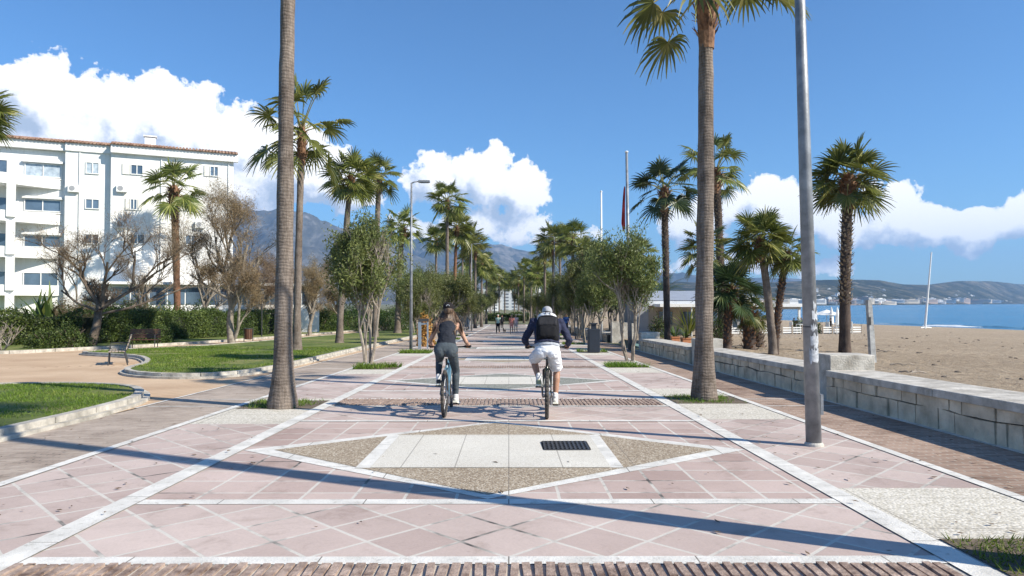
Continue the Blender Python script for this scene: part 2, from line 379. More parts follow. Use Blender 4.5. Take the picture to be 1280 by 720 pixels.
def barkmat(name, c1, c2, ring=9.0, bs=0.5):
    h = mat(name); v = h.tc.outputs['Object']
    wv = h.n('ShaderNodeTexWave', wave_type='BANDS', bands_direction='Z'); wv.inputs['Scale'].default_value = ring
    wv.inputs['Distortion'].default_value = 5.0; wv.inputs['Detail'].default_value = 4; wv.inputs['Detail Scale'].default_value = 1.6; h.l(v, wv.inputs['Vector'])
    mp = h.n('ShaderNodeMapping'); h.l(v, mp.inputs[0]); mp.inputs['Scale'].default_value = (1, 1, 0.12)
    st = h.noise(mp.outputs[0], 34, 5, 0.7); n = h.noise(v, 1.4, 5, 0.6)
    c = h.ramp(n, [(0.3, c1), (0.7, c2)])
    c = h.mix(0.26, c, h.ramp(wv.outputs[0], [(0.0, (0.45, 0.43, 0.42)), (0.35, (1, 1, 1))]), 'MULTIPLY')
    c = h.mix(0.85, c, h.ramp(st, [(0.3, (0.38, 0.36, 0.33)), (0.6, (1, 1, 1))]), 'MULTIPLY'); bl = h.noise(v, 3.2, 5, 0.7); c = h.mix(0.7, c, h.ramp(bl, [(0.34, (0.5, 0.47, 0.45)), (0.5, (1, 1, 1)), (0.72, (1.25, 1.22, 1.18))]), 'MULTIPLY')
    h.l(c, h.p.inputs['Base Color']); h.p.inputs['Roughness'].default_value = 0.9; h.p.inputs['Specular IOR Level'].default_value = 0.2
    bump(h, h.m('ADD', h.m('MULTIPLY', wv.outputs[0], 0.5), h.m('MULTIPLY', st, 1.4)), bs, 0.025); return h.m_
M_trunk = barkmat('palm_bark', (0.155, 0.125, 0.105), (0.28, 0.235, 0.20), 5.5)
M_trunkr = barkmat('palm_bark_red', (0.17, 0.085, 0.05), (0.31, 0.165, 0.10), 6.0, 0.8)
M_trunkd = barkmat('palm_bark_dark', (0.075, 0.058, 0.05), (0.16, 0.12, 0.10), 5.5)
M_boot = simple('palm_boots', (0.16, 0.11, 0.075), 0.9, 0.5, 9, 0.5, 30, c2=(0.50, 0.42, 0.32))
M_bootr = simple('palm_boots_red', (0.14, 0.065, 0.038), 0.9, 0.45, 7, 0.5, 30, c2=(0.32, 0.18, 0.10))
M_pet = simple('petiole', (0.22, 0.21, 0.07), 0.5, 0.3, 3)
M_bark = simple('grey_bark', (0.20, 0.165, 0.125), 0.9, 0.35, 5, 0.7, 30, c2=(0.38, 0.33, 0.27))
M_barkd = simple('dark_bark', (0.085, 0.062, 0.045), 0.9, 0.4, 5, 0.9, 22, c2=(0.20, 0.155, 0.115))
M_white = simple('white_render', (0.76, 0.755, 0.735), 0.8, 0.05, 0.6, 0.1, 30, c2=(0.80, 0.80, 0.785))
def streaks(m_):
    h = NT(m_.node_tree); tcn = h.n('ShaderNodeTexCoord'); mp = h.n('ShaderNodeMapping'); h.l(tcn.outputs['Object'], mp.inputs[0]); mp.inputs['Scale'].default_value = (3, 3, .18)
    p = next(x for x in m_.node_tree.nodes if x.type == 'BSDF_PRINCIPLED'); src = p.inputs['Base Color'].links[0].from_socket
    n = h.noise(mp.outputs[0], 1.2, 6, .7); h.l(h.mix(.5, src, h.ramp(n, [(0.3, (0.78, 0.75, 0.70)), (0.5, (1, 1, 1))]), 'MULTIPLY'), p.inputs['Base Color'])
streaks(M_white)
M_wpaint = simple('white_paint', (0.76, 0.76, 0.74), 0.5, 0.06, 3)
M_galv = simple('galvanised_steel', (0.17, 0.185, 0.205), 0.5, 0.22, 5, 0.15, 30, metal=0.3, c2=(0.30, 0.315, 0.335))
M_dark = simple('dark_metal', (0.045, 0.046, 0.048), 0.45, 0.2, 5)
M_binb = simple('blue_black_metal', (0.010, 0.017, 0.030), 0.65, 0.2, 5)
M_glass = simple('window_glass', (0.035, 0.06, 0.10), 0.06, 0.5, 0.25, c2=(0.13, 0.19, 0.27), spec=0.9)
M_curt = simple('curtained_glass', (0.30, 0.38, 0.46), 0.25, 0.2, 3, c2=(0.55, 0.62, 0.68))
M_tile = simple('roof_tile', (0.26, 0.12, 0.075), 0.85, 0.35, 2.5, 0.4, 20, c2=(0.50, 0.33, 0.25))
M_shut = simple('cream_shutter', (0.70, 0.68, 0.62), 0.6, 0.05, 3)
M_woodd = simple('dark_red_wood', (0.095, 0.042, 0.022), 0.6, 0.35, 8, 0.3, 20)
M_woodg = simple('grey_wood', (0.30, 0.25, 0.20), 0.7, 0.25, 8, 0.3, 20)
M_terra = simple('terracotta', (0.50, 0.21, 0.10), 0.8, 0.15, 5, 0.2, 20)
M_flag = simple('red_cloth', (0.28, 0.015, 0.02), 0.7, 0.3, 4)
M_roofg = simple('pale_metal_roof', (0.55, 0.57, 0.60), 0.5, 0.08, 1.5)
M_beige = simple('beige_wall', (0.42, 0.36, 0.29), 0.8, 0.1, 1.5)
M_greyw = simple('grey_wall', (0.30, 0.31, 0.33), 0.7, 0.1, 1.5)
M_canvas = simple('white_canvas', (0.80, 0.79, 0.76), 0.7, 0.04, 3)

# ================================================================== THE SETTING
XC, HB, HO, M_ = -0.16, 3.01, 4.51, 8.67     # centre of the promenade, half widths to the bands and the edge, length of one pattern
Y0 = 4.45                                     # first cross line
K = range(-2, 13)
YEND = 118.0
def clipy(a, b): return max(a, -12), min(b, YEND)
# ground sheet
def grid_surface(xs_of, ys, zf, name, mat_, smooth=True):
    V = []; nx = None
    for y in ys:
        xs = xs_of(y); nx = len(xs)
        for x in xs: V.append((x, y, zf(x, y)))
    Q = []
    for j in range(len(ys) - 1):
        for i in range(nx - 1):
            a = j * nx + i; Q.append((a, a + 1, a + nx + 1, a + nx))
    me = np_mesh(name, V, Q); return finish(me, name, mat_, None, smooth)
M_earth = simple('dry_earth', (0.16, 0.135, 0.085), 0.95, 0.3, 0.05, 0.4, 3, c2=(0.16, 0.18, 0.08))
ysg = list(range(-60, 160, 5)) + [160, 200, 300, 450, 600, 900, 1300, 1750, 2500, 3400, 5000, 7000, 9000]
def xs_land(y):
    right = 6.75 if y < 600 else shore(y) + 5
    return list(np.linspace(-9000, -60, 8)) + list(np.linspace(-50, right, 12))
struct(grid_surface(xs_land, ysg, lambda x, y: pz(y) - 0.02 - (0.0 if y < 600 else 1.5 if x < shore(y) else 2.6), 'ground', M_earth))
# beach, smooth large hollows and footprints modelled
ysb = [ -60, -40, -25, -15, -8, -3] + list(np.arange(0, 8, 0.8)) + list(np.arange(8, 34, 0.3)) + list(np.arange(34, 60, 0.7)) + list(np.arange(60, 130, 2.5)) + [130, 136, 142, 148, 154, 160, 168, 176, 184, 192, 200, 215, 230, 250, 275, 300, 350, 400, 500, 600]
def xs_beach(y):
    s = shore(y) + 14; t = np.linspace(0, 1, 230) ** 2.1
    return list(6.74 + (s - 6.74) * t)
def zbeach(x, y):
    z = bz(x, y)
    if y < 130: z += 0.07 * fbm(x * 0.45, y * 0.45, 3, 4) + 0.04 * fbm(x * 1.7, y * 1.7, 8, 3) - 0.05 * max(0, fbm(x * 2.6, y * 2.6, 21, 2) - .12)
    return z
struct(grid_surface(xs_beach, ysb, zbeach, 'beach', M_sand))
# sea
h = mat('sea_water'); v = h.tc.outputs['Object']
mp = h.n('ShaderNodeMapping'); h.l(v, mp.inputs[0]); mp.inputs['Scale'].default_value = (0.35, 1.0, 1); mp.inputs['Rotation'].default_value = (0, 0, R(20))
big = h.noise(mp.outputs[0], 0.012, 5, 0.6); wv = h.noise(mp.outputs[0], 0.35, 6, 0.65)
dist = h.n('ShaderNodeSeparateXYZ'); h.l(v, dist.inputs[0])
c = h.ramp(big, [(0.35, (0.012, 0.12, 0.24)), (0.6, (0.02, 0.17, 0.31)), (0.72, (0.06, 0.26, 0.37))])
h.l(c, h.p.inputs['Base Color']); h.p.inputs['Roughness'].default_value = 0.25; h.p.inputs['Specular IOR Level'].default_value = 0.35
bump(h, wv, 0.8, 0.6)
ob = MB(); ob.flat([(55, -400), (14000, -400), (14000, 14000), (55, 14000)], 0, lambda x, y: SEA); struct(ob.build('sea', MATS['sea_water']))
# breaking waves, low rolls of water with foam
M_foam = simple('sea_foam', (0.78, 0.80, 0.80), 0.7, 0.1, 1)
M_shallow = simple('wave_water', (0.03, 0.11, 0.15), 0.2, 0.3, 0.3)
def wave(y0, y1, off, hgt, foam, wdt):
    n = 50; V = []; Q = []; prof = [(-1.0, 0), (-0.45, 0.35), (-0.1, 1.0), (0.15, 0.85), (0.5, 0.25), (1.0, 0)]
    for i in range(n):
        y = y0 + (y1 - y0) * i / (n - 1); e = math.sin(math.pi * i / (n - 1)) ** 0.5
        for (u, k) in prof: V.append((shore(y) + off + u * wdt + 0.8 * fbm(y * 0.07, off, 0, 3), y, SEA - 0.03 + hgt * k * e * (0.75 + 0.4 * fbm(y * 0.15, off, 5, 3))))
    for i in range(n - 1):
        for j in range(5):
            a = i * 6 + j; Q.append((a, a + 1, a + 7, a + 6))
    struct(finish(np_mesh('wave', V, Q), 'sea_foam' if foam else 'sea_wave', M_foam if foam else M_shallow, None, True))
wave(150, 215, 9, 0.55, False, 3.5); wave(172, 190, 7.2, 0.5, True, 1.3); wave(110, 165, 30, 0.5, False, 4)

# ---- paving
base = MB(); base.rect(XC - HO - 0.06, XC + HO + 0.06, -12, YEND, 0.0); struct(base.build('promenade_base', M_conc))
pk45, pk90, peb, pebg, crm, crf, lines = MB(), MB(), MB(), MB(), MB(), MB(), MB()
L1 = 0.010
def rc(m, x0, x1, y0, y1, dz):
    y0, y1 = clipy(y0, y1)
    if y1 - y0 > 0.02: m.rect(x0, x1, y0, y1, dz)
beds = []
strip = MB(); stripbase = MB()
for k in K:
    s = Y0 + k * M_
    if s - 2 > YEND: break
    A, B, C, D = s, s + 1.40, s + 5.90, s + 7.58
    iL, iR = XC - HB + 0.10, XC + HB - 0.10
    rc(pk45, iL, iR, A + 0.07, B - 0.07, 0.004); rc(pk45, iL, iR, C + 0.07, D - 0.07, 0.004)
    rc(pk90, iL, iR, B + 0.07, C - 0.07, 0.004)
    for y_, w_ in ((A, 0.07), (B, 0.075), (C, 0.06), (D, 0.06)): rc(lines, iL, iR, y_ - w_, y_ + w_, 0.008)
    # the big lozenge
    cy = (B + C) / 2
    if -12 < cy - 3 and cy + 3 < YEND:
        lines.flat([(iL + .005, cy), (XC - .02, B + .08), (iR - .005, cy), (XC - .02, C - .07)], 0.008)
        (peb if k % 2 == 0 else pebg).flat([(iL + .36, cy), (XC - .02, B + .21), (iR - .36, cy), (XC - .02, C - .20)], 0.011)
        lines.flat([(XC - 1.40, cy - .98), (XC + 1.33, cy - .98), (XC + 1.33, cy + .98), (XC - 1.40, cy + .98)], 0.014)
        crf.flat([(XC - 1.25, cy - .975), (XC + 1.20, cy - .975), (XC + 1.20, cy + .975), (XC - 1.25, cy + .975)], 0.017)
    # brick strip D..A'
    y0, y1 = clipy(D + 0.06, s + M_ - 0.07)
    if y1 > y0:
        stripbase.rect(iL, iR, y0, y1, 0.003)
        if k < 3:
            n = int((iR - iL) / 0.073)
            for i in range(n):
                for r in range(4 if k <= 0 else 3):
                    hh = (y1 - y0) / (4 if k <= 0 else 3)
                    yc = y0 + hh * (r + .5) + random.uniform(-.01, .01); x = iL + 0.04 + i * 0.073
                    t = 0.02 + random.uniform(-0.004, 0.004)
                    strip.box((x, yc, pz(yc) + t / 2 - 0.001), (0.05 + random.uniform(-.006, .006), hh - 0.025, t), random.uniform(-.05, .05))
        else:
            strip.rect(iL, iR, y0, y1, 0.012)
    # side fields
    for sgn in (-1, 1):
        xa, xb = XC + sgn * (HB + 0.10), XC + sgn * (HO - 0.06)
        x0, x1 = min(xa, xb), max(xa, xb)
        ps, pe = (s + 0.03, s + 5.62) if sgn < 0 else (s + 1.85, s + 6.03)
        bc = s + (7.83 if sgn < 0 else 8.5)
        rc(pk45, x0, x1, ps, pe, 0.004)
        b0, b1 = bc - 0.58, bc + 0.58
        nxt = s + M_ + (0.03 if sgn < 0 else 1.85)
        rc(crm, x0, x1, pe + 0.003, b0, 0.005); rc(crm, x0, x1, b1, nxt - .003, 0.005)
        if -2 < bc < YEND - 3: beds.append((sgn, x0 + 0.04, x1 - 0.03, b0, b1))
for sgn in (-1, 1):
    rc(lines, XC + sgn * HB - 0.1, XC + sgn * HB + 0.1, -12, YEND, 0.012)
    rc(lines, XC + sgn * HO - 0.06, XC + sgn * HO + 0.06, -12, YEND, 0.012)
# left and right brick walks with their thin cross lines
wl, wr = MB(), MB()
rc(wl, -6.25, XC - HO - 0.06, -12, YEND, 0.003); rc(wr, XC + HO + 0.06, 5.78, -12, YEND, 0.003)
for k in K:
    for o_ in (7.6, 8.6):
        y = Y0 + k * M_ + o_
        rc(lines, -6.2, XC - HO - 0.065, y - .03, y + .03, 0.007); rc(lines, XC + HO + 0.065, 5.78, y - .03, y + .03, 0.007)
rc(lines, -6.31, -6.25, 11.8, YEND, 0.0105)
rc(lines, 5.78, 5.89, -12, 32.2, 0.006)
M_brickS = simple('edge_brick', (0.22, 0.135, 0.10), 0.9, 0.45, 9, 0.5, 50, c2=(0.50, 0.38, 0.31))
M_bed = simple('strip_bed', (0.45, 0.41, 0.36), 0.9, 0.2, 8, 0.5, 50)
for m, n_, mt in ((pk45, 'diagonal_tile_paving', M_pink45), (pk90, 'square_tile_paving', M_pink90), (peb, 'pebble_paving', M_peb), (pebg, 'grey_pebble_paving', M_pebg),
                  (crm, 'cream_pebble_paving', M_cream), (crf, 'cream_paving', M_creamf), (lines, 'white_paving_lines', M_line), (stripbase, 'brick_strip_bed', M_bed),
                  (strip, 'brick_strip_paving', M_brickS), (wl, 'left_brick_path', M_brickL), (wr, 'right_brick_path', M_brickR)):
    struct(m.build(n_, mt))
# ochre paved square on the left
plz = MB(); plz.flat([(-6.30, -12), (-6.30, 19.5), (-6.30, 85), (-24, 85), (-24, -12)], 0.002)
struct(plz.build('ochre_plaza', M_pav))

# ---- smooth closed curve helper
def spline(pts, n=8, closed=False):
    out_ = []; N = len(pts)
    for i in range(N if closed else N - 1):
        p0 = pts[(i - 1) % N] if (closed or i > 0) else pts[0]; p1 = pts[i]; p2 = pts[(i + 1) % N]; p3 = pts[(i + 2) % N] if (closed or i < N - 2) else pts[-1]
        for j in range(n):
            t = j / n
            out_.append(tuple(0.5 * ((2 * b) + (-a + c_) * t + (2 * a - 5 * b + 4 * c_ - d) * t * t + (-a + 3 * b - 3 * c_ + d) * t ** 3) for a, b, c_, d in zip(p0, p1, p2, p3)))
    if not closed: out_.append(tuple(pts[-1]))
    return out_
def offset(poly, d, closed=True):
    N = len(poly); res = []
    for i in range(N):
        a = Vector(poly[i - 1] if (i or closed) else poly[0]); b = Vector(poly[(i + 1) % N] if (i < N - 1 or closed) else poly[-1])
        t = (b - a).normalized(); res.append((poly[i][0] - t.y * d, poly[i][1] + t.x * d))
    return res
M_kerb = simple('kerb_stone', (0.34, 0.315, 0.27), 0.85, 0.3, 3.5, 0.6, 30, c2=(0.60, 0.56, 0.49))
def kerb(poly, w1, name='kerb', hgt=0.14, step=True, closed=True):
    """stone kerb along a line (the lawn lies to its left), cut in lengths by narrow joints"""
    m = MB(); m_ = None; inner = offset(poly, w1, closed); outer = offset(poly, -0.11, closed); N = len(poly); acc = 0
    for i in range(N if closed else N - 1):
        j = (i + 1) % N; a, b, c_, d = poly[i], poly[j], inner[j], inner[i]
        L = math.dist(a, b); acc += L; g = 0.0
        if acc > 0.95: g = min(0.02 / max(L, 0.03), 0.3); acc = 0
        b = tuple(b[q] + (a[q] - b[q]) * g for q in (0, 1)); c_ = tuple(c_[q] + (d[q] - c_[q]) * g for q in (0, 1))
        m.prism([a, b, c_, d], lambda x, y: pz(y) - 0.05, lambda x, y: pz(y) + hgt)
        if step: m.prism([outer[i], outer[j], poly[j], poly[i]], lambda x, y: pz(y) - 0.05, lambda x, y: pz(y) + 0.055)
    return struct(m.build(name, M_kerb))
lawn_a = [(-6.28, -6), (-6.3, 2), (-6.35, 8), (-6.42, 11.2), (-6.75, 12.9), (-7.7, 14.4), (-9.2, 15.1), (-11, 14.9), (-13.5, 13.6), (-18, 11)]
la = spline([(-6.26, -11)] + lawn_a, 8)
kerb(la, 0.15, closed=False)
def lawn(polyline, name, dz):
    m = bmesh.new(); vs = [m.verts.new((x, y, pz(y) + dz)) for x, y in polyline]; f = m.faces.new(vs)
    bmesh.ops.triangulate(m, faces=[f]); bmesh.ops.recalc_face_normals(m, faces=m.faces)
    if m.faces[:] and m.faces[0].normal.z < 0: bmesh.ops.reverse_faces(m, faces=m.faces)
    me = bpy.data.meshes.new(name); m.to_mesh(me); m.free(); return struct(finish(me, name, M_lawn))
LA = offset(la, 0.13, False) + [(-30, 8), (-30, -11)]
lawn(LA, 'front_lawn', 0.115)
lb = [(-6.95, 52), (-6.85, 32), (-6.7, 22.5), (-6.75, 19.6), (-7.15, 17.9), (-8.1, 17.35), (-9.5, 17.9), (-10.6, 19.3), (-11.3, 21.6), (-12.4, 23.8), (-14.0, 25.9), (-17.0, 28.0), (-17.3, 29.3),
      (-16.6, 31.2), (-15.2, 34.5), (-14.6, 40), (-14.2, 48), (-13.5, 62), (-13, 80), (-12.8, 98), (-10, 101), (-7.3, 98), (-7.0, 75)]
lbs = spline(lb, 5, True)[::-1]
# orientation: lawn to the left of the direction of travel
ar = sum(lbs[i][0] * lbs[(i + 1) % len(lbs)][1] - lbs[(i + 1) % len(lbs)][0] * lbs[i][1] for i in range(len(lbs)))
if ar < 0: lbs = lbs[::-1]
kerb(lbs, 0.15)
LB = offset(lbs, 0.13)
lawn(LB, 'middle_lawn', 0.115)
lc = [(-30, 24), (-24, 27.2), (-20.6, 28.9), (-19.6, 31.8), (-18.2, 35.8), (-17.2, 42), (-16.6, 50), (-16.0, 65), (-15.6, 100)]
lcs = spline(lc, 6)
kerb(lcs, 0.22, closed=False, step=False)
LC = offset(lcs, 0.2, False) + [(-60, 100), (-60, 20)]
lawn(LC, 'back_lawn', 0.115)

def blades(region, dens, hgt, name, seed=0, dz=0.11, wd=0.006, jitter=0.6):
    """grass blades inside a polygon; density per square metre may vary with the distance from the camera"""
    rg = np.random.default_rng(seed); P = np.array(region); x0, y0 = P.min(0); x1, y1 = P.max(0)
    n = int((x1 - x0) * (y1 - y0) * dens); X = rg.uniform(x0, x1, n); Y = rg.uniform(y0, y1, n); ins = np.zeros(n, bool)
    for i in range(len(P)):
        a, b = P[i], P[(i + 1) % len(P)]
        c_ = ((a[1] > Y) != (b[1] > Y)) & (X < (b[0] - a[0]) * (Y - a[1]) / (b[1] - a[1] + 1e-12) + a[0]); ins ^= c_
    X, Y = X[ins], Y[ins]; kp = np.array([fbm(x * .55, y * .55, 4.0, 4) + rg.normal() * .14 < .10 for x, y in zip(X, Y)]); X, Y = X[kp], Y[kp]; n = len(X)
    Z = np.array([pz(y) for y in Y]) + dz; H = hgt * rg.uniform(0.5, 1.3, n); an = rg.uniform(0, 2 * np.pi, n); le = rg.normal(0, jitter, (n, 2)) * H[:, None]
    dx, dy = np.cos(an) * wd, np.sin(an) * wd
    V = np.stack([np.stack([X - dx, Y - dy, Z], 1), np.stack([X + dx, Y + dy, Z], 1), np.stack([X + le[:, 0], Y + le[:, 1], Z + H], 1)], 1).reshape(-1, 3)
    return tag(finish(np_mesh(name, V, np.arange(3 * n).reshape(-1, 3)), name, M_blade), kind='stuff')
g1 = [p for p in LA if p[1] > 8] + [(-15, 8.2), (-6.6, 8.2)]
g1 = [(-6.65, 8.2)] + [(x, y) for x, y in LA if 8.2 < y and x > -14.5] + [(-14.5, 8.2)]
blades(g1, 900, 0.045, 'grass', 3, wd=0.007)
g2 = [(x, y) for x, y in LB if y < 34]
blades(g2, 330, 0.055, 'grass', 4, wd=0.012)

# ---- beds of grass and low plants round the trees in the paving
for (sgn, x0, x1, b0, b1) in beds:
    m = MB(); m.rect(x0, x1, b0, b1, 0.008); struct(m.build('planting_bed', M_soil))
    near = b0 < 16
    if b0 < 60:
        tag(blades([(x0, b0), (x1, b0), (x1, b1), (x0, b1)], 1000 if near else 700, 0.045 if b0 < 8 else 0.065 if near else 0.15, 'grass', int(b0 * 10) + 7, 0.008, 0.006 if near else 0.014, 0.7), kind='stuff')

# ---- parapet of rough stone with a cast cap, and its piers
def stone_face(x, y0, y1, z1f, seed, side=-1):
    """rough ashlar blocks, each its own slightly crooked stone, all in one wall face"""
    m = MB(); rr = random.Random(seed); y = y0
    split = 0.275
    for row, (h0, h1) in enumerate(((0.0, split), (split + .012, 0.445))):
        y = y0 + (0.0 if row == 0 else -0.1)
        while y < y1 - 0.02:
            L = rr.choice((rr.uniform(.16, .3), rr.uniform(.3, .55))) if row == 0 else rr.uniform(0.2, 0.8); ya, yb = max(y, y0), min(y + L, y1); y += L
            if yb - ya < 0.06: continue
            g = rr.choice((0.004, 0.007, 0.012, 0.02)); d = rr.uniform(0.0, 0.04); j = [rr.uniform(-.016, .016) for _ in range(8)]; tl_ = rr.uniform(-.035, .035) if row == 0 else 0
            xa = x - 0.03 - d
            vs = [(xa, ya + g + j[0] * .5, pz(ya) + h0 + (0.07 * fbm(ya * 1.3, seed, 1, 3) if row else 0)), (xa, yb - g, pz(yb) + h0 + (0.07 * fbm(yb * 1.3, seed, 1, 3) if row else 0)),
                  (xa - j[3] * .3, yb - g + j[4] * .8, pz(yb) + h1 - .005 + (0 if row else 0.07 * fbm(yb * 1.3, seed, 1, 3) )), (xa + j[6] * .3, ya + g + abs(j[5]) * .8, pz(ya) + h1 - .005 + (0 if row else 0.07 * fbm(ya * 1.3, seed, 1, 3)))]
            back = [(x + 0.05, v_[1], v_[2]) for v_ in vs]
            m.add(vs + back, [(3, 2, 1, 0), (4, 5, 6, 7), (0, 1, 5, 4), (1, 2, 6, 5), (2, 3, 7, 6), (3, 0, 4, 7)])
    return m
M_ashlar = simple('ashlar', (0.60, 0.485, 0.34), 0.9, 0.3, 2.4, 1.0, 14, c2=(0.84, 0.71, 0.53))
M_mortar = simple('wall_core', (0.07, 0.065, 0.06), 0.95, 0.3, 5)
M_cap = simple('cast_cap', (0.38, 0.345, 0.29), 0.85, 0.25, 3.2, 0.8, 30, c2=(0.68, 0.64, 0.57))
def parapet(y0, y1, label, seed, nseg=1):
    t = thing('parapet_wall', (0, 0, 0), label, 'wall', 'stone parapet walls along the beach')
    stone_face(5.92, y0, y1, None, seed).build('stone_facing', M_ashlar, t)
    c_ = MB(); c_.prism([(5.93, y0), (6.62, y0), (6.62, y1), (5.93, y1)], lambda x, y: pz(y) - 0.4, lambda x, y: pz(y) + 0.44); c_.build('wall_body', M_mortar, t)
    cp = MB(); y = y0
    while y < y1 - .01:
        ye = min(y + 2.2, y1)
        if y1 - ye < .5: ye = y1
        dx = random.uniform(-.006, .006)
        cp.prism([(5.83 + dx, y + .003), (6.66 + dx, y + .003), (6.66 + dx, ye - .003), (5.83 + dx, ye - .003)], lambda x, y_: pz(y_) + 0.443, lambda x, y_: pz(y_) + 0.555 + (0.012 if x > 6 else 0)); y = ye
    o = cp.build('cap', M_cap, t); bv = o.modifiers.new('b', 'BEVEL'); bv.width = 0.012; bv.segments = 2
    return t
def pier(yc, label, h_=0.84, x0=5.93, x1=6.76, dy=0.31):
    m = MB(); m.prism([(x0, yc - dy), (x1, yc - dy), (x1, yc + dy), (x0, yc + dy)], lambda x, y: pz(yc) - 0.3, lambda x, y: pz(yc) + h_)
    o = m.build('wall_pier', M_cap); bv = o.modifiers.new('b', 'BEVEL'); bv.width = 0.012; bv.segments = 2
    return tag(o, label, 'pier', 'square piers in the parapet wall')
parapet(-8, 12.85, 'nearest stretch of low stone parapet beside the beach, in front of the big square pier', 1)
pier(13.17, 'nearest square pale pier in the low parapet wall, behind the tall lamp post')
parapet(13.49, 22.0, 'second stretch of low stone parapet, between the nearest pier and the palm trunk', 2)
pier(22.32, 'square pale pier hidden partly behind the big right palm trunk')
parapet(22.64, 31.2, 'far stretch of low stone parapet ending beside the restaurant path', 3)
pier(31.52, 'last square grey pier at the end of the low parapet by the restaurant path')
m = MB(); m.prism([(6.1, 41.2), (7.4, 41.2), (7.4, 41.8), (6.1, 41.8)], lambda x, y: -1.2, lambda x, y: 0.50 if x < 6.5 else 0.35)
tag(m.build('end_block', M_cap), 'tall white concrete block lit by the sun behind the blue-black bin', 'block')
t = thing('parapet_wall', (0, 0, 0), 'distant shaded parapet behind the blue-black bin, beyond the white block', 'wall', 'stone parapet walls along the beach')
stone_face(5.92, 42, 78, None, 9).build('stone_facing', M_ashlar, t)
m = MB(); m.prism([(5.93, 42), (6.6, 42), (6.6, 78), (5.93, 78)], lambda x, y: pz(y) - 0.4, lambda x, y: pz(y) + 0.44); m.build('wall_body', M_mortar, t)
m = MB(); m.prism([(5.83, 42), (6.66, 42), (6.66, 78), (5.83, 78)], lambda x, y: pz(y) + 0.443, lambda x, y: pz(y) + 0.56); m.build('cap', M_cap, t)

# ---- drain grate in the first lozenge
cx, cy = 0.67, 8.27
t = thing('drain_grate', (cx, cy, pz(cy) + 0.020), 'dark cast-iron drain grate set in the cream paving', 'grate')
m = MB()
for i in range(11): m.box((-0.25 + i * 0.05, 0, 0.006), (0.022, 0.50, 0.012))
for j in range(6): m.box((0, -0.245 + j * 0.098, 0.005), (0.53, 0.018, 0.010))
m.build('grate_bars', M_dark, t)
m = MB(); m.box((0, 0, -0.001), (0.56, 0.54, 0.004)); m.build('pit_shade_plate', simple('pit', (0.012, 0.012, 0.012), 0.9, 0.1), t)  # flat near-black plate: the shade of the drain hole put into its colour

# ================================================================== mountains and the far shore
def rockmat(name, cs, sc=0.0015):
    h = mat(name); v = h.tc.outputs['Object']; n = h.noise(v, sc, 9, 0.65, 0.6); n2 = h.noise(v, sc * 9, 6, 0.7)
    f = h.m('ADD', h.m('MULTIPLY', n, 0.6), h.m('MULTIPLY', n2, 0.4))
    h.l(h.ramp(f, [(0.36, cs[0]), (0.5, cs[1]), (0.62, cs[2])]), h.p.inputs['Base Color']); h.p.inputs['Roughness'].default_value = 1; h.p.inputs['Specular IOR Level'].default_value = 0.0
    return h.m_
M_mount = rockmat('mountain', ((0.010, 0.016, 0.014), (0.04, 0.045, 0.036), (0.22, 0.20, 0.18)))
M_mount2 = rockmat('grey_mountain', ((0.03, 0.035, 0.03), (0.08, 0.08, 0.07), (0.24, 0.23, 0.22)))
M_hill = rockmat('coast_hill', ((0.012, 0.018, 0.014), (0.035, 0.044, 0.032), (0.20, 0.17, 0.13)), 0.006)
def ridge(name, pts, mat_, n=260, rows=34, amp=0.22, back=1.3, seed=0.0):
    px = np.linspace(pts[0][0], pts[-1][0], n); V = []
    yt = np.interp(px, [p[0] for p in pts], [p[1] for p in pts]); df = np.interp(px, [p[0] for p in pts], [p[2] for p in pts]); dc = np.interp(px, [p[0] for p in pts], [p[3] for p in pts])
    for r in range(rows):
        u = r / (rows - 1) * back
        for i in range(n):
            Y = df[i] + (dc[i] - df[i]) * u; X = (px[i] - HX) / F * Y; Hc = CAM_Z + (HY - yt[i]) / F * dc[i] - SEA
            if u <= 1: p = u ** 1.35
            else: p = 1 - (u - 1) / (back - 1) * 0.8
            q = fbm(X * 0.0011 + seed, Y * 0.0011, seed, 6) + 0.45 * (1 - 2 * abs(fbm(X * 0.0026 + 9, Y * 0.0018, seed + 4, 5)))
            k = amp * min(1, u * 1.6) * (0.25 if abs(u - 1) < 0.02 else 1 if u < 1 else 0.6)
            z = SEA + 0.3 + Hc * max(0, p + q * k * (0.5 if u > 0.9 else 1))
            V.append((X, Y, z))
    Q = [(r * n + i, r * n + i + 1, (r + 1) * n + i + 1, (r + 1) * n + i) for r in range(rows - 1) for i in range(n - 1)]
    return struct(finish(np_mesh(name, V, Q), name, mat_, None, True))
ridge('mountains', [(-700,300,3600,6500),(-200,290,3600,6500),(100,284,3600,6500),(250,274,3500,6300),(345,264,3400,6200),(385,270,3400,6200),(412,279,3400,6200),(445,294,3400,6200),(490,306,3400,6200),(560,335,3400,6000),(620,360,3300,5600)], M_mount2, seed=2)
ridge('mountains', [(400,330,5200,8200),(470,316,5200,8200),(505,303,5200,8200),(526,295,5200,8200),(548,303,5200,8200),(575,311,5200,8200),(600,307,5200,8200),(622,306,5200,8200),(660,313,5200,8200),(700,312,5200,8200),(745,324,5200,8200),(790,338,5200,8200),(850,341,5600,8500),(900,347,6000,8800),(980,347,6500,9500),(1060,352,7000,9500)], M_mount, seed=7)
ridge('hills', [(780,358,1500,3000),(850,352,1500,3100),(900,354,1550,3200),(980,352,1650,3300),(1020,350,1780,3500),(1060,349,2000,3700),(1100,350,2300,4000),(1130,355,2600,4300),(1160,356,2950,4600),(1200,351,3500,5200),(1240,351,4200,5900),(1280,355,5000,6800),(1340,357,6200,8200),(1500,362,7600,9500)], M_hill, amp=0.16, seed=15)
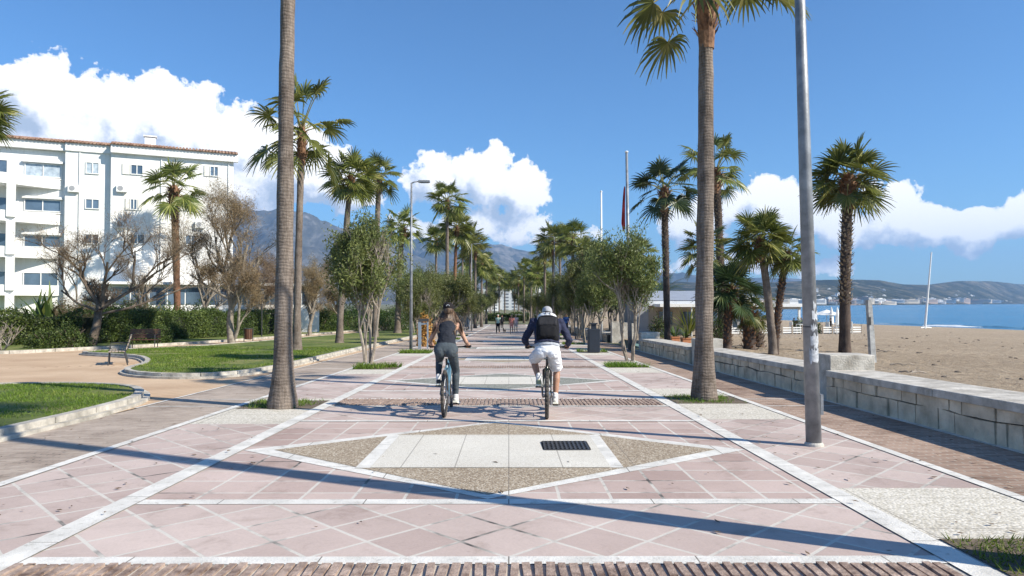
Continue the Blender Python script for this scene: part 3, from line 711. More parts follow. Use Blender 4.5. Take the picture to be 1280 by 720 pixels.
# town along the far shore: each block is a building of its own, two or three storey marks of dark glazing
rr = random.Random(5)
M_town = [simple('town_white', (0.82, 0.81, 0.79), 0.9, 0.04, 0.01), simple('town_cream', (0.62, 0.55, 0.46), 0.9, 0.04, 0.01), simple('town_pink', (0.58, 0.44, 0.37), 0.9, 0.04, 0.01)]
M_tglass = simple('town_glass', (0.22, 0.23, 0.25), 0.4, 0.2, 0.05)
protos = []
for q, (L, W, S) in enumerate(((60, 16, 5), (34, 18, 8), (80, 18, 4), (24, 20, 3), (45, 15, 6))):
    a = MB(); a.box((0, 0, S * 1.5 - 5), (L, W, S * 3 + 10)); a.box((L * .2, 0, S * 3 + 1.4), (L * .25, W * .6, 2.8))
    b_ = MB()
    for s_ in range(S): b_.box((0, -W / 2 - .2, s_ * 3 + 1.7), (L * .86, .6, .8))
    protos.append((a.mesh('block'), b_.mesh('glazing')))
def town(px, D, zoff, i, mi, lab, grp):
    me, me2 = protos[i]; r = bpy.data.objects.new('far_building', me.copy() if False else me); col.objects.link(r)
    X = (px - HX) / F * D; r.location = (X, D, zoff); r.rotation_euler = (0, 0, rr.uniform(-.5, .3))
    if not me.materials: me.materials.append(M_town[0])
    r.material_slots[0].link = 'OBJECT'; r.material_slots[0].material = M_town[mi]
    g = finish(me2, 'window_bands', M_tglass, r)
    return tag(r, lab, 'building', grp)
pxs = [p[0] for p in [(840,1500),(980,1650),(1020,1780),(1060,2000),(1100,2300),(1130,2600),(1160,2950),(1200,3500),(1240,4200),(1280,5000)]]
Ds = [1500, 1650, 1780, 2000, 2300, 2600, 2950, 3500, 4200, 5000]
for i in range(150):
    px = 850 + (1262 - 850) * (i + rr.random() * .8) / 150; D = float(np.interp(px, pxs, Ds)) * rr.uniform(1.03, 1.16)
    k = D / 1780
    r = town(px, D, SEA + 2 + rr.uniform(0, 8) * k, rr.choice((0, 1, 2, 2, 3, 4)), rr.choice((0, 0, 0, 1, 2)), 'pale apartment block in the far town along the bay, tiny above the water', 'far town buildings along the bay')
    s_ = 0.72 * k ** 0.6 * rr.uniform(.7, 1.15); r.scale = (s_ * 1.15, s_, s_ * .72)
for i in range(46):
    px = rr.choice((rr.uniform(1010, 1110), rr.uniform(1010, 1110), rr.uniform(1150, 1250))); D0 = float(np.interp(px, pxs, Ds)); u = rr.uniform(0.15, 0.6); D = D0 + 1700 * u
    yt = float(np.interp(px, [1020, 1060, 1100, 1130, 1160, 1200, 1240, 1280], [350, 349, 350, 355, 356, 351, 351, 355])); Hc = (HY - yt) / F * (D0 + 1700)
    r = town(px, D, SEA + Hc * u ** 1.35 + 4, 3, 0, 'small white villa on the green hillside above the far town', 'white villas on the far hillside'); s_ = rr.uniform(.4, .75); r.scale = (s_, s_, s_)

# ================================================================== apartment building on the left
A0, B0 = Vector((-41.0, 58.0)), Vector((-25.8, 65.0))
fd = (B0 - A0).normalized(); fn = Vector((fd.y, -fd.x)); ang = math.atan2(fd.y, fd.x)
def fu(px, v=0.0):      # distance along the front at a photograph pixel, v metres in front of it
    O = A0 + fn * v; tx = (px - HX) / F
    # X = tx*Y :  O.x + u*fd.x = tx*(O.y + u*fd.y)
    return (tx * O.y - O.x) / (fd.x - tx * fd.y)
ZE = 15.2; ZB = -1.4
bt = thing('apartment_building', (A0.x, A0.y, 0), 'white four storey apartment building with a brown tiled roof edge', 'building', None, ang)
u_end = (B0 - A0).length; u_mid = fu(138, 1.2); u_rec = fu(81, 0.6); uL = -16.0
w_ = MB(); w_.box(((u_mid + u_end) / 2, 5, (ZB + ZE) / 2), (u_end - u_mid, 12.4, ZE - ZB)); w_.build('wall', M_white, bt)
w_ = MB(); w_.box(((u_rec + u_mid) / 2 - .001, 5, (ZB + ZE) / 2 - .002), (u_mid - u_rec, 11.2, ZE - ZB)); w_.build('wall', M_white, bt)
w_ = MB(); w_.box(((uL + u_rec) / 2, 5, (ZB + ZE) / 2 - .004), (u_rec - uL, 10.0, ZE - ZB)); w_.build('wall', M_white, bt)
def eave(ua, ub, v):   # v = wall's distance forward
    f_ = MB(); f_.box(((ua + ub) / 2, -v - 0.2, ZE - .36), (ub - ua, 0.4, 0.72)); f_.build('eave', M_white, bt)
    tl = MB(); n = int((ub - ua) / 0.27)
    for i in range(n):
        u = ua + (i + .5) * (ub - ua) / n
        tl.tube([(u, -v - 0.66, ZE + 0.04), (u, -v + 3.2, ZE + 0.85)], 0.105, 7)
    tl.box(((ua + ub) / 2, -v - .1, ZE + 0.015), (ub - ua, 0.95, 0.05))
    tl.box(((ua + ub) / 2, -v + 1.4, ZE + 0.36), (ub - ua, 3.7, 0.05), M=Matrix.Rotation(math.atan2(.81, 3.86), 4, 'X'))
    tl.build('roof', M_tile, bt)
eave(u_mid, u_end + .35, 1.2); eave(u_rec, u_mid, 0.6 - .25); eave(uL, u_rec, 0.1)
ch = MB(); uc = fu(185); ch.box((uc, 2.6, ZE + 1.0), (0.9, 0.7, 1.3)); ch.box((uc, 2.6, ZE + 1.75), (1.1, 0.9, .12)); ch.build('chimney', M_white, bt)
def zpx(py, u, v=0.0):
    p = A0 + fd * u + fn * v; return ztop(py, p.y)
def window(px0, px1, py0, py1, v, curt=False, shut=0, awn=False, mull=1):
    u0, u1 = fu(px0, v), fu(px1, v); uc = (u0 + u1) / 2; z1, z0 = zpx(py0, uc, v), zpx(py1, uc, v)
    fr = MB(); y = -v - 0.03; t = .07
    fr.box((uc, y, z1), (u1 - u0 + t, .12, t)); fr.box((uc, y, z0), (u1 - u0 + t, .16, t)); fr.box((u0, y, (z0 + z1) / 2), (t, .118, z1 - z0 - t)); fr.box((u1, y, (z0 + z1) / 2), (t, .118, z1 - z0 - t))
    for q in range(mull): fr.box((u0 + (u1 - u0) * (q + 1) / (mull + 1), y, (z0 + z1) / 2), (t, .11, z1 - z0 - t))
    f_ = fr.build('window', M_wpaint, bt)
    g_ = MB(); g_.box((uc, -v - .012, (z0 + z1) / 2), (u1 - u0 - t, .02, z1 - z0 - t)); g_.build('pane', M_curt if curt else M_glass, f_)
    if awn:
        a_ = MB(); a_.box((uc, -v - .16, z1 + .17), (u1 - u0 + .3, .34, .2)); a_.box((uc, -v - .08, z0 - .16), (u1 - u0 + .2, .2, .1)); a_.build('sill', M_white, f_)
    if shut:
        s_ = MB()
        sw = (u1 - u0) * .62
        s_.box((u0 - sw / 2 - .08, -v - .05, (z0 + z1) / 2), (sw, .07, z1 - z0 + .1))
        if shut > 1:
            s_.build('shutter', M_shut, f_); s_ = MB(); s_.box((u1 + sw / 2 + .08, -v - .05, (z0 + z1) / 2), (sw, .07, z1 - z0 + .1))
        s_.build('shutter', M_shut, f_)
for i, (a, b_) in enumerate(((205, 221), (250, 264), (295, 309))):
    window(31, 76, a, b_, 0.0, i == 0, 0, True)
window(31, 74, 341, 358, 0.0, False, 0, False)
window(107, 123, 203, 217, .6, True, 0)
window(107, 124, 249, 261, .6, False, 0); window(107, 124, 293, 305, .6, False, 0)
window(163, 178, 206, 218, 1.2, False, 1); window(163, 171, 249, 262, 1.2, False, 2); window(163, 181, 293, 305, 1.2, False, 0)
window(232, 246, 250, 263, 1.2, False, 2); window(232, 246, 294, 306, 1.2, False, 1); window(262, 272, 208, 220, 1.2, False, 1)
# balconies at the left end
for i, py in enumerate((223, 270, 315, 363)):
    u0, u1 = uL, fu(26, 2.0); z0 = zpx(py, 0, 2.0) - .35
    b_ = MB(); arc = [(uL, .0), (uL, -2.4), (u1 - 2.4, -2.4), (u1 - 1.3, -2.25), (u1 - .4, -1.75), (u1 + .9, -.9), (u1 + 2.6, -.02)]
    b_.prism([(x, y) for x, y in arc], z0 - .05, z0 + .18)
    b_.build('balcony', M_white, bt)
    b2 = MB()
    for (x1, y1), (x2, y2) in zip(arc[1:-1], arc[2:]):
        dx, dy = x2 - x1, y2 - y1; L = math.hypot(dx, dy)
        b2.box(((x1 + x2) / 2, (y1 + y2) / 2 + .05, z0 + .5), (L, .12, .62), math.atan2(dy, dx))
    b2.build('balcony_parapet', M_white, bt)
    if i < 4:
        c_ = MB(); c_.box((fu(14, 2.0), -2.0, z0 - 1.4), (.55, .45, 2.7)); c_.build('column', M_white, bt)
    window(-20, 9, py - 24, py - 6, 0.0, False, 0)
for (px, py) in ((152, 236), (152, 281), (92, 236), (250, 281)):
    v_ = .6 if px < 140 else 1.2; u = fu(px, v_); m = MB(); m.box((u, -v_ - .18, zpx(py, u, v_)), (.8, .34, .6)); o_ = m.build('air_conditioner', M_wpaint, bt); m = MB(); m.tube([(u - .1, -v_ - .352, zpx(py, u, v_)), (u - .1, -v_ - .36, zpx(py, u, v_))], .22, 14); m.build('fan_grille', M_greyw, o_)
for px in (99, 201, 285):
    v_ = .6 if px < 140 else 1.2; u = fu(px, v_); m = MB(); m.tube([(u, -v_ - .06, ZB), (u, -v_ - .06, ZE - .8)], .05, 6); m.build('drainpipe', M_wpaint, bt)
# garden wing of the ground floor: long dark glazing under a white roof
wt_ = thing('pool_pavilion', (A0.x, A0.y, 0), 'low white pavilion with dark glazed band below the apartment building', 'building', None, ang)
ua, ub = fu(128, 5), fu(400, 5)
m = MB(); m.box(((ua + ub) / 2, -3.2, .9), (ub - ua, 3.2, 4.4)); m.build('wall', M_white, wt_)
m = MB(); m.box(((ua + ub) / 2, -3.4, 3.2), (ub - ua + .8, 4.2, .22)); m.build('roof', M_white, wt_)
m = MB()
for i in range(12):
    u = ua + .8 + i * (ub - ua - 1.6) / 11.5
    m.box((u + .6, -4.83, 2.15), ((ub - ua) / 14, .06, 1.4))
m.build('window', M_glass, wt_)

# ---- buildings closing the view at the far end of the promenade
for (px, py, D, L, S, lab) in ((596, 372, 330, 20, 5, 'white stepped building far behind the left row of palms'), (612, 362, 420, 26, 8, 'tall white building closing the far end of the promenade'), (655, 366, 380, 22, 6, 'pale building half hidden behind the right row of palms')):
    X = (px - HX) / F * D; t = thing('distant_building', (X, D, -3), lab, 'building', None, rr.uniform(-.2, .2)); H_ = ztop(py, D) + 3
    m = MB(); m.box((0, 0, H_ / 2), (L, 14, H_)); m.box((L * .2, 0, H_ + 1), (L * .4, 8, 2)); m.build('wall', M_white, t)
    for s_ in range(S):
        for q in range(5):
            m = MB(); m.box((-L * .4 + q * L * .2, -7.02, H_ * (s_ + .5) / S), (L * .12, .1, H_ / S * .45)); m.build('window', M_tglass, t)
m = MB(); m.box((-5, 150, -1.65), (34, .5, 1.5)); tag(m.build('garden_wall', M_white), 'long low white wall crossing the far end of the promenade', 'wall')

# ================================================================== PALMS
def fan_crown(seed, nleaf=26, R_=1.0, pet=1.15, lo=-55, hi=82, droop=0.5, nseg=26):
    """fan palm crown: (leaf mesh, petiole mesh). Each leaf is a pleated fan of narrow drooping segments"""
    rg = random.Random(seed); V = []; Q = []; pt = MB(); T = (0.0, 0.22, 0.5, 0.78, 1.0)
    for i in range(nleaf):
        f = (i + .5) / nleaf
        th = R(hi + (lo - hi) * f ** 1.15 + rg.uniform(-17, 15)); ph = i * 2.39996 + rg.uniform(-.6, .6)
        L = R_ * rg.uniform(.78, 1.18) * (1.0 + 0.15 * min(1, f * 2)); pl = pet * rg.uniform(.65, 1.22) * (1.0 + .1 * min(1, f * 2))
        hd = Vector((math.cos(ph), math.sin(ph), 0)); s = Vector((-math.sin(ph), math.cos(ph), 0))
        d0 = hd * math.cos(th) + Vector((0, 0, math.sin(th)))
        P = [Vector((0, 0, 0)) + hd * .10 + Vector((0, 0, .25 - .5 * f))]; d = d0.copy()
        for q in range(5):
            d = (d + Vector((0, 0, -1)) * (.10 + .06 * f)).normalized(); P.append(P[-1] + d * pl / 5)
        pt.tube(P, [.028, .024, .02, .018, .016, .014], 5, False)
        tw = rg.uniform(-.6, .6); s2 = Quaternion(d, tw) @ s; nrm = s2.cross(d).normalized()
        if nrm.z < 0: nrm = -nrm
        base = P[-1]
        for k in range(nseg):
            al = R(-128 + 256 * (k + .5) / nseg) * 1.0; e = abs(al) / R(128)
            sd_ = (d * math.cos(al) + s2 * math.sin(al)).normalized()
            sd_ = (sd_ + nrm * (0.28 * e) * (1 if True else 0)).normalized()
            Ls = L * (1 - .30 * e ** 2) * rg.uniform(.88, 1.08); side = nrm.cross(sd_).normalized(); da = R(256 / nseg)
            dr = droop * rg.uniform(.7, 1.4) * (0.6 + .5 * e); b = len(V)
            for t in T:
                p = base + sd_ * (Ls * t) + Vector((0, 0, -1)) * (dr * Ls * t ** 3) - sd_ * (dr * .35 * Ls * t ** 3)
                wdt = min(Ls * t * da * .56, .036 * R_) * (1 if t < .75 else .55 if t < .95 else .12) + .001
                fold = nrm * (wdt * .6 * (1 if k % 2 else -1))
                V.append(p - side * wdt + fold); V.append(p + side * wdt - fold)
            for q in range(len(T) - 1): Q.append((b + 2 * q, b + 2 * q + 1, b + 2 * q + 3, b + 2 * q + 2))
    return np_mesh('fronds', [tuple(v) for v in V], Q), pt.mesh('petioles')
def skirt(seed, n=16, L=.9, rad=.17, mat_=None):
    """old frond bases and hanging threads just beneath the crown"""
    rg = random.Random(seed); m = MB()
    for i in range(n * 5):
        ph = i * 2.39996; z = -rg.uniform(0, L); r = rad * (1.15 + .55 * 0.5 * math.exp(-((z + .35) / .32) ** 2)); h_ = Vector((math.cos(ph), math.sin(ph), 0)); s = Vector((-math.sin(ph), math.cos(ph), 0)) * .05
        p0 = h_ * r * .7 + Vector((0, 0, z)); p1 = h_ * (r + .03) + Vector((0, 0, z + .12)); p2 = h_ * (r + .12) + Vector((0, 0, z + .28 * rg.uniform(.5, 1.3)))
        m.add([p0 - s, p0 + s, p1 + s * .8, p1 - s * .8, p2 + s * .3, p2 - s * .3], [(0, 1, 2, 3), (3, 2, 4, 5)])
    prof = [(rad * .95, -L * 1.15), (rad * 1.1, -L * .8), (rad * 1.25, -L * .45), (rad * 1.15, -.1), (rad * .9, .18), (rad * .3, .32)]
    m.lathe((0, 0, 0), prof, 12); return m.mesh('frond_bases')
CROWNS = []
def make_crowns():
    specs = [(1, 25, .86, 1.0, -28, 84, .27), (2, 30, .86, .9, -34, 84, .25), (3, 20, .84, 1.15, -8, 80, .42), (4, 38, .92, .76, -26, 84, .2), (5, 22, .86, 1.15, -26, 84, .34)]
    for sp_ in specs: CROWNS.append(fan_crown(sp_[0], *sp_[1:]))
make_crowns()
SK = [skirt(1), skirt(2, 18, 1.1, .18), skirt(3, 14, .7, .16)]
def boots(P, Rr, z0f, z1f, seed, size=1.0):
    rg = random.Random(seed); m = MB(); n = len(P)
    Ls = 0; tot = sum((Vector(P[i + 1]) - Vector(P[i])).length for i in range(n - 1)); cnt = int(tot * (z1f - z0f) * 46)
    for i in range(cnt):
        f = z0f + (z1f - z0f) * (i + rg.random() * .5) / cnt; u = f * (n - 1); a = int(min(u, n - 2)); t = u - a
        c = Vector(P[a]).lerp(Vector(P[a + 1]), t); r = Rr[a] * (1 - t) + Rr[a + 1] * t; ph = i * 2.39996 + rg.uniform(-.2, .2)
        h_ = Vector((math.cos(ph), math.sin(ph), 0)); s = Vector((-math.sin(ph), math.cos(ph), 0)) * .055 * size
        o1, o2 = rg.uniform(.03, .07) * size, rg.uniform(.06, .17) * size
        p0 = c + h_ * r * .8; p1 = c + h_ * (r + o1) + Vector((0, 0, .07)); p2 = c + h_ * (r + o2) + Vector((0, 0, .16 * size * rg.uniform(.6, 1.2)))
        m.add([p0 - s, p0 + s, p1 + s * .9, p1 - s * .9, p2 + s * .45, p2 - s * .45, p1 * .999 - h_ * .04 + s * .5, p1 * .999 - h_ * .04 - s * .5], [(0, 1, 2, 3), (3, 2, 4, 5), (5, 4, 6, 7)])
    return m
def palm(base, h, lab, crown=0, cs=1.0, r0=.2, r1=.14, flare=1.5, lean=(0, 0), boot=None, red=False, rz=0.0, group=None, dark=False, sk=0, bulge=None, nsides=14, simple_=False, bend=0.25):
    t = thing('palm_tree', base, lab, 'palm tree', group)
    n = 70 if not simple_ else 9; P = []; Rr = []
    rg = random.Random(int(base[0] * 31 + base[1] * 17)); a1, a2 = rg.uniform(0, 6), rg.uniform(0, 6)
    for i in range(n):
        f = i / (n - 1); z = f * h
        x = lean[0] * (f ** 1.5) + .03 * bend * math.sin(f * 5 + a1) * h * .12; y = lean[1] * (f ** 1.5) + .03 * bend * math.cos(f * 4 + a2) * h * .12
        if i == 0: x = y = 0
        r = r0 + (r1 - r0) * f; r *= 1 + (flare - 1) * math.exp(-z / .45)
        if not simple_: r *= 1 + .025 * math.sin(f * 37 + a1) + .02 * math.sin(f * 17 + a2)
        if bulge:
            for (bf, bw, ba) in bulge: r *= 1 + ba * math.exp(-((f - bf) / bw) ** 2)
        P.append((x, y, z - (.1 if i == 0 else 0))); Rr.append(r)
    m = MB(); m.tube(P, Rr, (nsides + 8) if not simple_ else 8, True)
    if not simple_:
        ns_ = nsides + 8; sd_ = base[0] * 3.7 + base[1]
        for i in range(n):
            c_ = Vector(P[i]); lift = math.exp(-c_.z / .25)
            for j in range(ns_):
                v_ = Vector(m.v[i * ns_ + j]); d_ = v_ - c_; a_ = 2 * math.pi * j / ns_
                k_ = 1 + .05 * fbm(math.cos(a_) * 1.2, math.sin(a_) * 1.2, c_.z * 2.2 + sd_, 4) + .03 * fbm(math.cos(a_) * .6, math.sin(a_) * .6, c_.z * 11 + sd_, 3) + .10 * lift * max(-.5, fbm(math.cos(a_) * 3, math.sin(a_) * 3, sd_, 3))
                m.v[i * ns_ + j] = tuple(c_ + d_ * k_)
    m.build('trunk', M_trunkr if red == 2 else M_trunkd if boot else M_trunk, t, True)
    if boot: boots(P, Rr, boot[0], boot[1], int(base[0] * 7), boot[2] if len(boot) > 2 else 1.0).build('frond_bases', M_bootr if red else M_boot, t)
    top = Vector(P[-1]); me, pe = CROWNS[crown % len(CROWNS)]
    c = finish(me, 'crown', None, t); c.location = top; c.scale = (cs,) * 3; c.rotation_euler = (0, 0, rz)
    if not me.materials: me.materials.append(M_palm)
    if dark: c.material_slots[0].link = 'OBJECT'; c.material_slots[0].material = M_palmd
    p = finish(pe, 'petioles', None if pe.materials else M_pet, t); p.location = top; p.scale = (cs,) * 3; p.rotation_euler = (0, 0, rz)
    sm = SK[sk % 3]; k = finish(sm, 'crown_base', None if sm.materials else M_bootr, t); k.location = top + Vector((0, 0, -.05)); s_ = r1 / .17; k.scale = (s_ * 1.15, s_ * 1.15, max(.6, cs))
    return t
def palm_px(px, py, pyc, lab, f=None, topx=None, Yfix=None, **kw):
    """base at a ground pixel, hub of the crown at image height pyc (and column topx)"""
    if Yfix: Y = Yfix; X = (px - HX) / F * Y; b = Vector((X, Y, (f or (lambda x, y: pz(y)))(X, Y)))
    else: b = G(px, py, f)
    h = ztop(pyc, b.y) - b.z; lean = ((topx - px) / F * b.y, 0) if topx is not None else (0, 0)
    return palm(tuple(b), h, lab, lean=lean, **kw)
RL, RR_ = 'tall palms in the left row', 'tall palms in the right row'
# foreground pair (crown of the left one above the picture) and the one beside the camera whose shadow crosses the paving
palm_px(354, 509, -250, 'tall bare palm trunk nearest on the left, its crown above the picture', topx=362, crown=2, cs=.9, r0=.155, r1=.10, flare=1.75, bend=.5, sk=0, rz=1.0, nsides=18)
palm_px(880, 500, -30, 'tall smooth-trunked palm nearest on the right, crown cut by the top of the picture', topx=886, crown=2, cs=1.0, r0=.170, r1=.122, flare=1.5, bend=.4, rz=2.2, sk=1, nsides=18, bulge=[(.52, .04, .1)])
palm((3.66, 4.15, pz(4.15)), 10.6, 'palm beside the camera on the right, thrower of the long shadow across the paving', crown=1, r0=.16, r1=.12, flare=1.4, rz=.7)
palm_px(372, 441, 163, 'slender palm on the left lawn, open crown above the olive tree', topx=376, crown=4, cs=1.15, r0=.165, r1=.125, flare=1.7, rz=2.6, red=True, sk=1, group=None)
palm_px(425, 431, 222, 'palm on the left lawn behind the olive tree, second beyond the nearest trunk', topx=438, crown=3, cs=.93, r0=.18, r1=.14, flare=1.5, rz=.4, red=True, group=None)
palm_px(469, 423, 222, 'palm with a red-brown neck whose crown touches the second lawn palm', topx=473, crown=1, cs=1.0, r0=.2, r1=.17, rz=1.9, red=True, group=None)
palm_px(497, 418, 285, 'shorter palm with a dark thick neck just left of the slim left lamp post', topx=503, crown=1, cs=1.1, r0=.26, r1=.2, rz=3.3, red=True)
palm_px(559, 415, 252, 'tall palm standing right of the slim left lamp post, round bright crown', topx=559, crown=1, cs=1.25, r0=.2, r1=.15, rz=4.4, red=True)
palm_px(567, 413, 285, 'palm with a reddish trunk just behind the round bright crowned one', topx=571, crown=3, cs=1.3, r0=.2, r1=.15, rz=.9, red=2)
# far palms of the two rows
ORD = ('nearest', 'second', 'third', 'fourth', 'fifth', 'sixth', 'seventh', 'eighth', 'ninth', 'tenth', 'eleventh', 'twelfth', 'thirteenth', 'fourteenth', 'fifteenth', 'farthest')
def by_dist(seq): return sorted(seq, key=lambda q: q[1])
for i_, (px, Y, pyc, cr, cs_) in enumerate(by_dist(((588, 82, 300, 1, 1.2), (594, 90, 312, 0, 1.3), (602, 100, 330, 3, 1.3), (578, 112, 300, 2, 1.4), (584, 126, 325, 1, 1.4), (545, 95, 300, 3, 1.3), (608, 122, 338, 1, 1.4), (624, 150, 348, 1, 1.5), (618, 165, 352, 2, 1.5), (631, 160, 352, 3, 1.5), (613, 185, 350, 4, 1.5)))):
    palm_px(px, 0, pyc, '%s of the small far palms receding beyond the left lamp post' % ORD[i_], Yfix=Y, crown=cr, cs=cs_, r0=.18, r1=.14, rz=px, simple_=True, group=RL, red=True)
for i_, (px, Y, pyc, cr, cs_) in enumerate(by_dist(((692, 72, 303, 1, 1.25), (700, 84, 300, 3, 1.3), (716, 66, 300, 0, 1.15), (664, 118, 338, 1, 1.4), (672, 104, 345, 3, 1.3), (655, 130, 340, 2, 1.4), (648, 150, 348, 1, 1.5), (681, 92, 318, 0, 1.2), (728, 58, 320, 1, 1.0), (643, 170, 352, 1, 1.5), (660, 160, 356, 3, 1.5), (741, 75, 322, 3, 1.2)))):
    palm_px(px, 0, pyc, '%s of the small far palms rising over the right row of small trees' % ORD[i_], Yfix=Y, crown=cr, cs=cs_, r0=.18, r1=.14, rz=px, simple_=True, group=RR_, red=True)
# right hand cluster on the sand
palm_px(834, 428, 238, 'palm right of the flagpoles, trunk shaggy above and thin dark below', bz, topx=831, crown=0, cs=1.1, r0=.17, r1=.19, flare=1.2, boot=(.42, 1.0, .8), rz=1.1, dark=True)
palm_px(903, 424, 215, 'tall shaggy palm seen just behind the nearest right trunk', bz, topx=896, crown=2, cs=1.35, r0=.27, r1=.25, flare=1.1, boot=(.35, 1.0, .9), rz=5.1)
palm_px(1056, 441, 222, 'palm alone on the sand right of the tall lamp post, trunk covered in stubs', bz, topx=1063, crown=3, cs=1.16, r0=.25, r1=.23, flare=1.2, boot=(.27, 1.0, 1.15), rz=.3, red=0, sk=1)
palm_px(966, 443, 300, 'leaning palm with smooth grey trunk in the group on the sand', bz, topx=951, crown=3, cs=.86, r0=.17, r1=.15, flare=1.15, rz=2.0, sk=0)
palm_px(969, 443, 318, 'shaggy palm crossing behind the leaning one in the group on the sand', bz, topx=984, crown=1, cs=.66, r0=.15, r1=.13, flare=1.1, boot=(.15, 1.0, .8), rz=3.5, red=True)
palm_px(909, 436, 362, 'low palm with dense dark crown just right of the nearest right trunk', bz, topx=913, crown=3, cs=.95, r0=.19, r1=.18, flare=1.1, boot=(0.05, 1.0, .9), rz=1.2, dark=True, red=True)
palm_px(880, 426, 312, 'palm half hidden behind the nearest right trunk, fronds sticking out to its left', bz, topx=882, crown=1, cs=1.0, r0=.2, r1=.16, rz=.2)
palm_px(937, 436, 385, 'stubby dark palm trunk with ragged low crown in the group on the sand', bz, topx=934, crown=4, cs=.62, r0=.3, r1=.25, flare=1.05, boot=(0, 1, 1.3), rz=4.0, red=True)
palm_px(948, 434, 398, 'smallest palm with hanging dead fronds beside the stubby trunk', bz, topx=944, crown=2, cs=.6, r0=.28, r1=.22, flare=1.05, boot=(0, 1, 1.3), rz=2.0)
palm_px(802, 416, 318, 'palm with red-brown trunk beside the dark restaurant end wall', topx=800, crown=1, cs=1.1, r0=.26, r1=.2, rz=1.4, red=2)
# left side
palm_px(223, 419, 237, 'palm in front of the white apartment building, ragged crown on a red-brown trunk', topx=217, crown=0, cs=1.5, r0=.24, r1=.3, rz=2.1, red=2, boot=(.74, 1.0, 1.2))
palm((-26.8, 35, pz(35)), 11.8, 'palm cut off by the left edge of the picture, only fronds showing', crown=3, cs=1.0, r0=.22, r1=.16, rz=.6)

# feather palm behind the restaurant
def feather_palm(base, h, lab):
    t = thing('feather_palm', base, lab, 'palm tree'); m = MB(); m.tube([(0, 0, 0), (0, 0, h)], [.35, .3], 10); m.build('trunk', M_boot, t)
    rg = random.Random(4); V = []; Q = []
    for i in range(34):
        th = R(75 - 95 * (i / 34)); ph = i * 2.39996; L = 3.1; hd = Vector((math.cos(ph), math.sin(ph), 0)); s = Vector((-math.sin(ph), math.cos(ph), 0))
        d = hd * math.cos(th) + Vector((0, 0, math.sin(th))); p = Vector((0, 0, h))
        for q in range(24):
            d = (d + Vector((0, 0, -.055))).normalized(); p = p + d * L / 24
            l_ = .55 * math.sin(math.pi * min(1, (q + 3) / 26)) + .1
            for sg in (-1, 1):
                e = (s * sg + d * .6 + Vector((0, 0, -.25))).normalized() * l_; b = len(V); wd = d * .03
                V += [tuple(p - wd), tuple(p + wd), tuple(p + e + wd * .2), tuple(p + e - wd * .2)]; Q.append((b, b + 1, b + 2, b + 3))
    finish(np_mesh('crown', V, Q), 'crown', M_palmd, t); return t
feather_palm((13.6, 62, -1.1), 3.3, 'dark feather palm rising behind the restaurant roof')

# ================================================================== BROADLEAF TREES
def leaf_quads(C, L, W, rg, flat=0.0):
    n = len(C); d = rg.normal(size=(n, 3)); d[:, 2] = d[:, 2] * (1 - flat) + 0.15; d /= np.linalg.norm(d, axis=1)[:, None]
    u = rg.normal(size=(n, 3)); s = np.cross(d, u); s /= np.linalg.norm(s, axis=1)[:, None]
    Ls = L * rg.uniform(.6, 1.3, n)[:, None]; Ws = W * rg.uniform(.7, 1.3, n)[:, None]
    V = np.stack([C, C + d * Ls * .45 + s * Ws * .5, C + d * Ls, C + d * Ls * .45 - s * Ws * .5], 1).reshape(-1, 3)
    return V, np.arange(4 * n).reshape(-1, 4)
def grow(seed, trunks, h0, hc, rad, depth=4, kids=(3, 4), spread=.75, r0=.05, up=.25, wig=.25, shrink=.72, seglen=.9):
    """trunks: list of start directions. Returns (branch MB, list of tip points with directions)"""
    rg = random.Random(seed); m = MB(); tips = []
    def br(p, d, L, r, k):
        n = 4; P = [p.copy()]; Rr = [r]; q = p.copy()
        for i in range(n):
            d = (d + Vector((rg.uniform(-wig, wig), rg.uniform(-wig, wig), rg.uniform(-wig, wig) * .6 + up * .2))).normalized()
            q = q + d * L / n; P.append(q.copy()); Rr.append(r * (1 - .4 * (i + 1) / n))
            if k <= 1: tips.append((q.copy(), d.copy()))
        m.tube(P, Rr, 6 if r > .03 else 4 if r > .012 else 3, False)
        if k == 0: return
        for i in range(rg.choice(kids)):
            ax = Vector((rg.uniform(-1, 1), rg.uniform(-1, 1), rg.uniform(-.5, .5))).normalized(); nd = (d + ax * spread * rg.uniform(.6, 1.3) + Vector((0, 0, up * .4))).normalized()
            t = rg.uniform(.45, 1.0); a = P[max(1, int(t * n))]
            br(a.copy(), nd, L * shrink * rg.uniform(.75, 1.2), max(r * .56, .0035), k - 1)
    for (p, d, L, r) in trunks: br(Vector(p), Vector(d).normalized(), L, r, depth)
    return m, tips
def tree_mesh(seed, trunks, depth, kids, spread, nl, L, W, sig, clip=None, **kw):
    m, tips = grow(seed, trunks, 0, 0, 0, depth, kids, spread, **kw); rg = np.random.default_rng(seed)
    T = np.array([tuple(t[0]) for t in tips])
    if clip is not None: T = T[T[:, 2] > clip]
    idx = rg.integers(0, len(T), nl); C = T[idx] + rg.normal(size=(nl, 3)) * sig
    # keep gaps: thin out by a coarse noise
    keep = np.array([fbm(c[0] * 1.3, c[1] * 1.3, c[2] * 1.3 + seed, 2) > -0.10 for c in C]); C = C[keep]
    V, Q = leaf_quads(C, L, W, rg); return m.mesh('branches'), np_mesh('foliage', V, Q)
OL = []
for s_ in range(4):
    rg = random.Random(s_ + 40); tr = []
    for k in range(3 + s_ % 2):
        a = k * 2.1 + rg.uniform(-.5, .5); tr.append(((math.cos(a) * .12, math.sin(a) * .12, -.05), (math.cos(a) * .30, math.sin(a) * .30, 1.0), 1.9, .055))
    OL.append(tree_mesh(s_ + 60, tr, 4, (3, 3), .84, 36000, .125, .034, .15, clip=1.5, wig=.28, up=.55, shrink=.72))
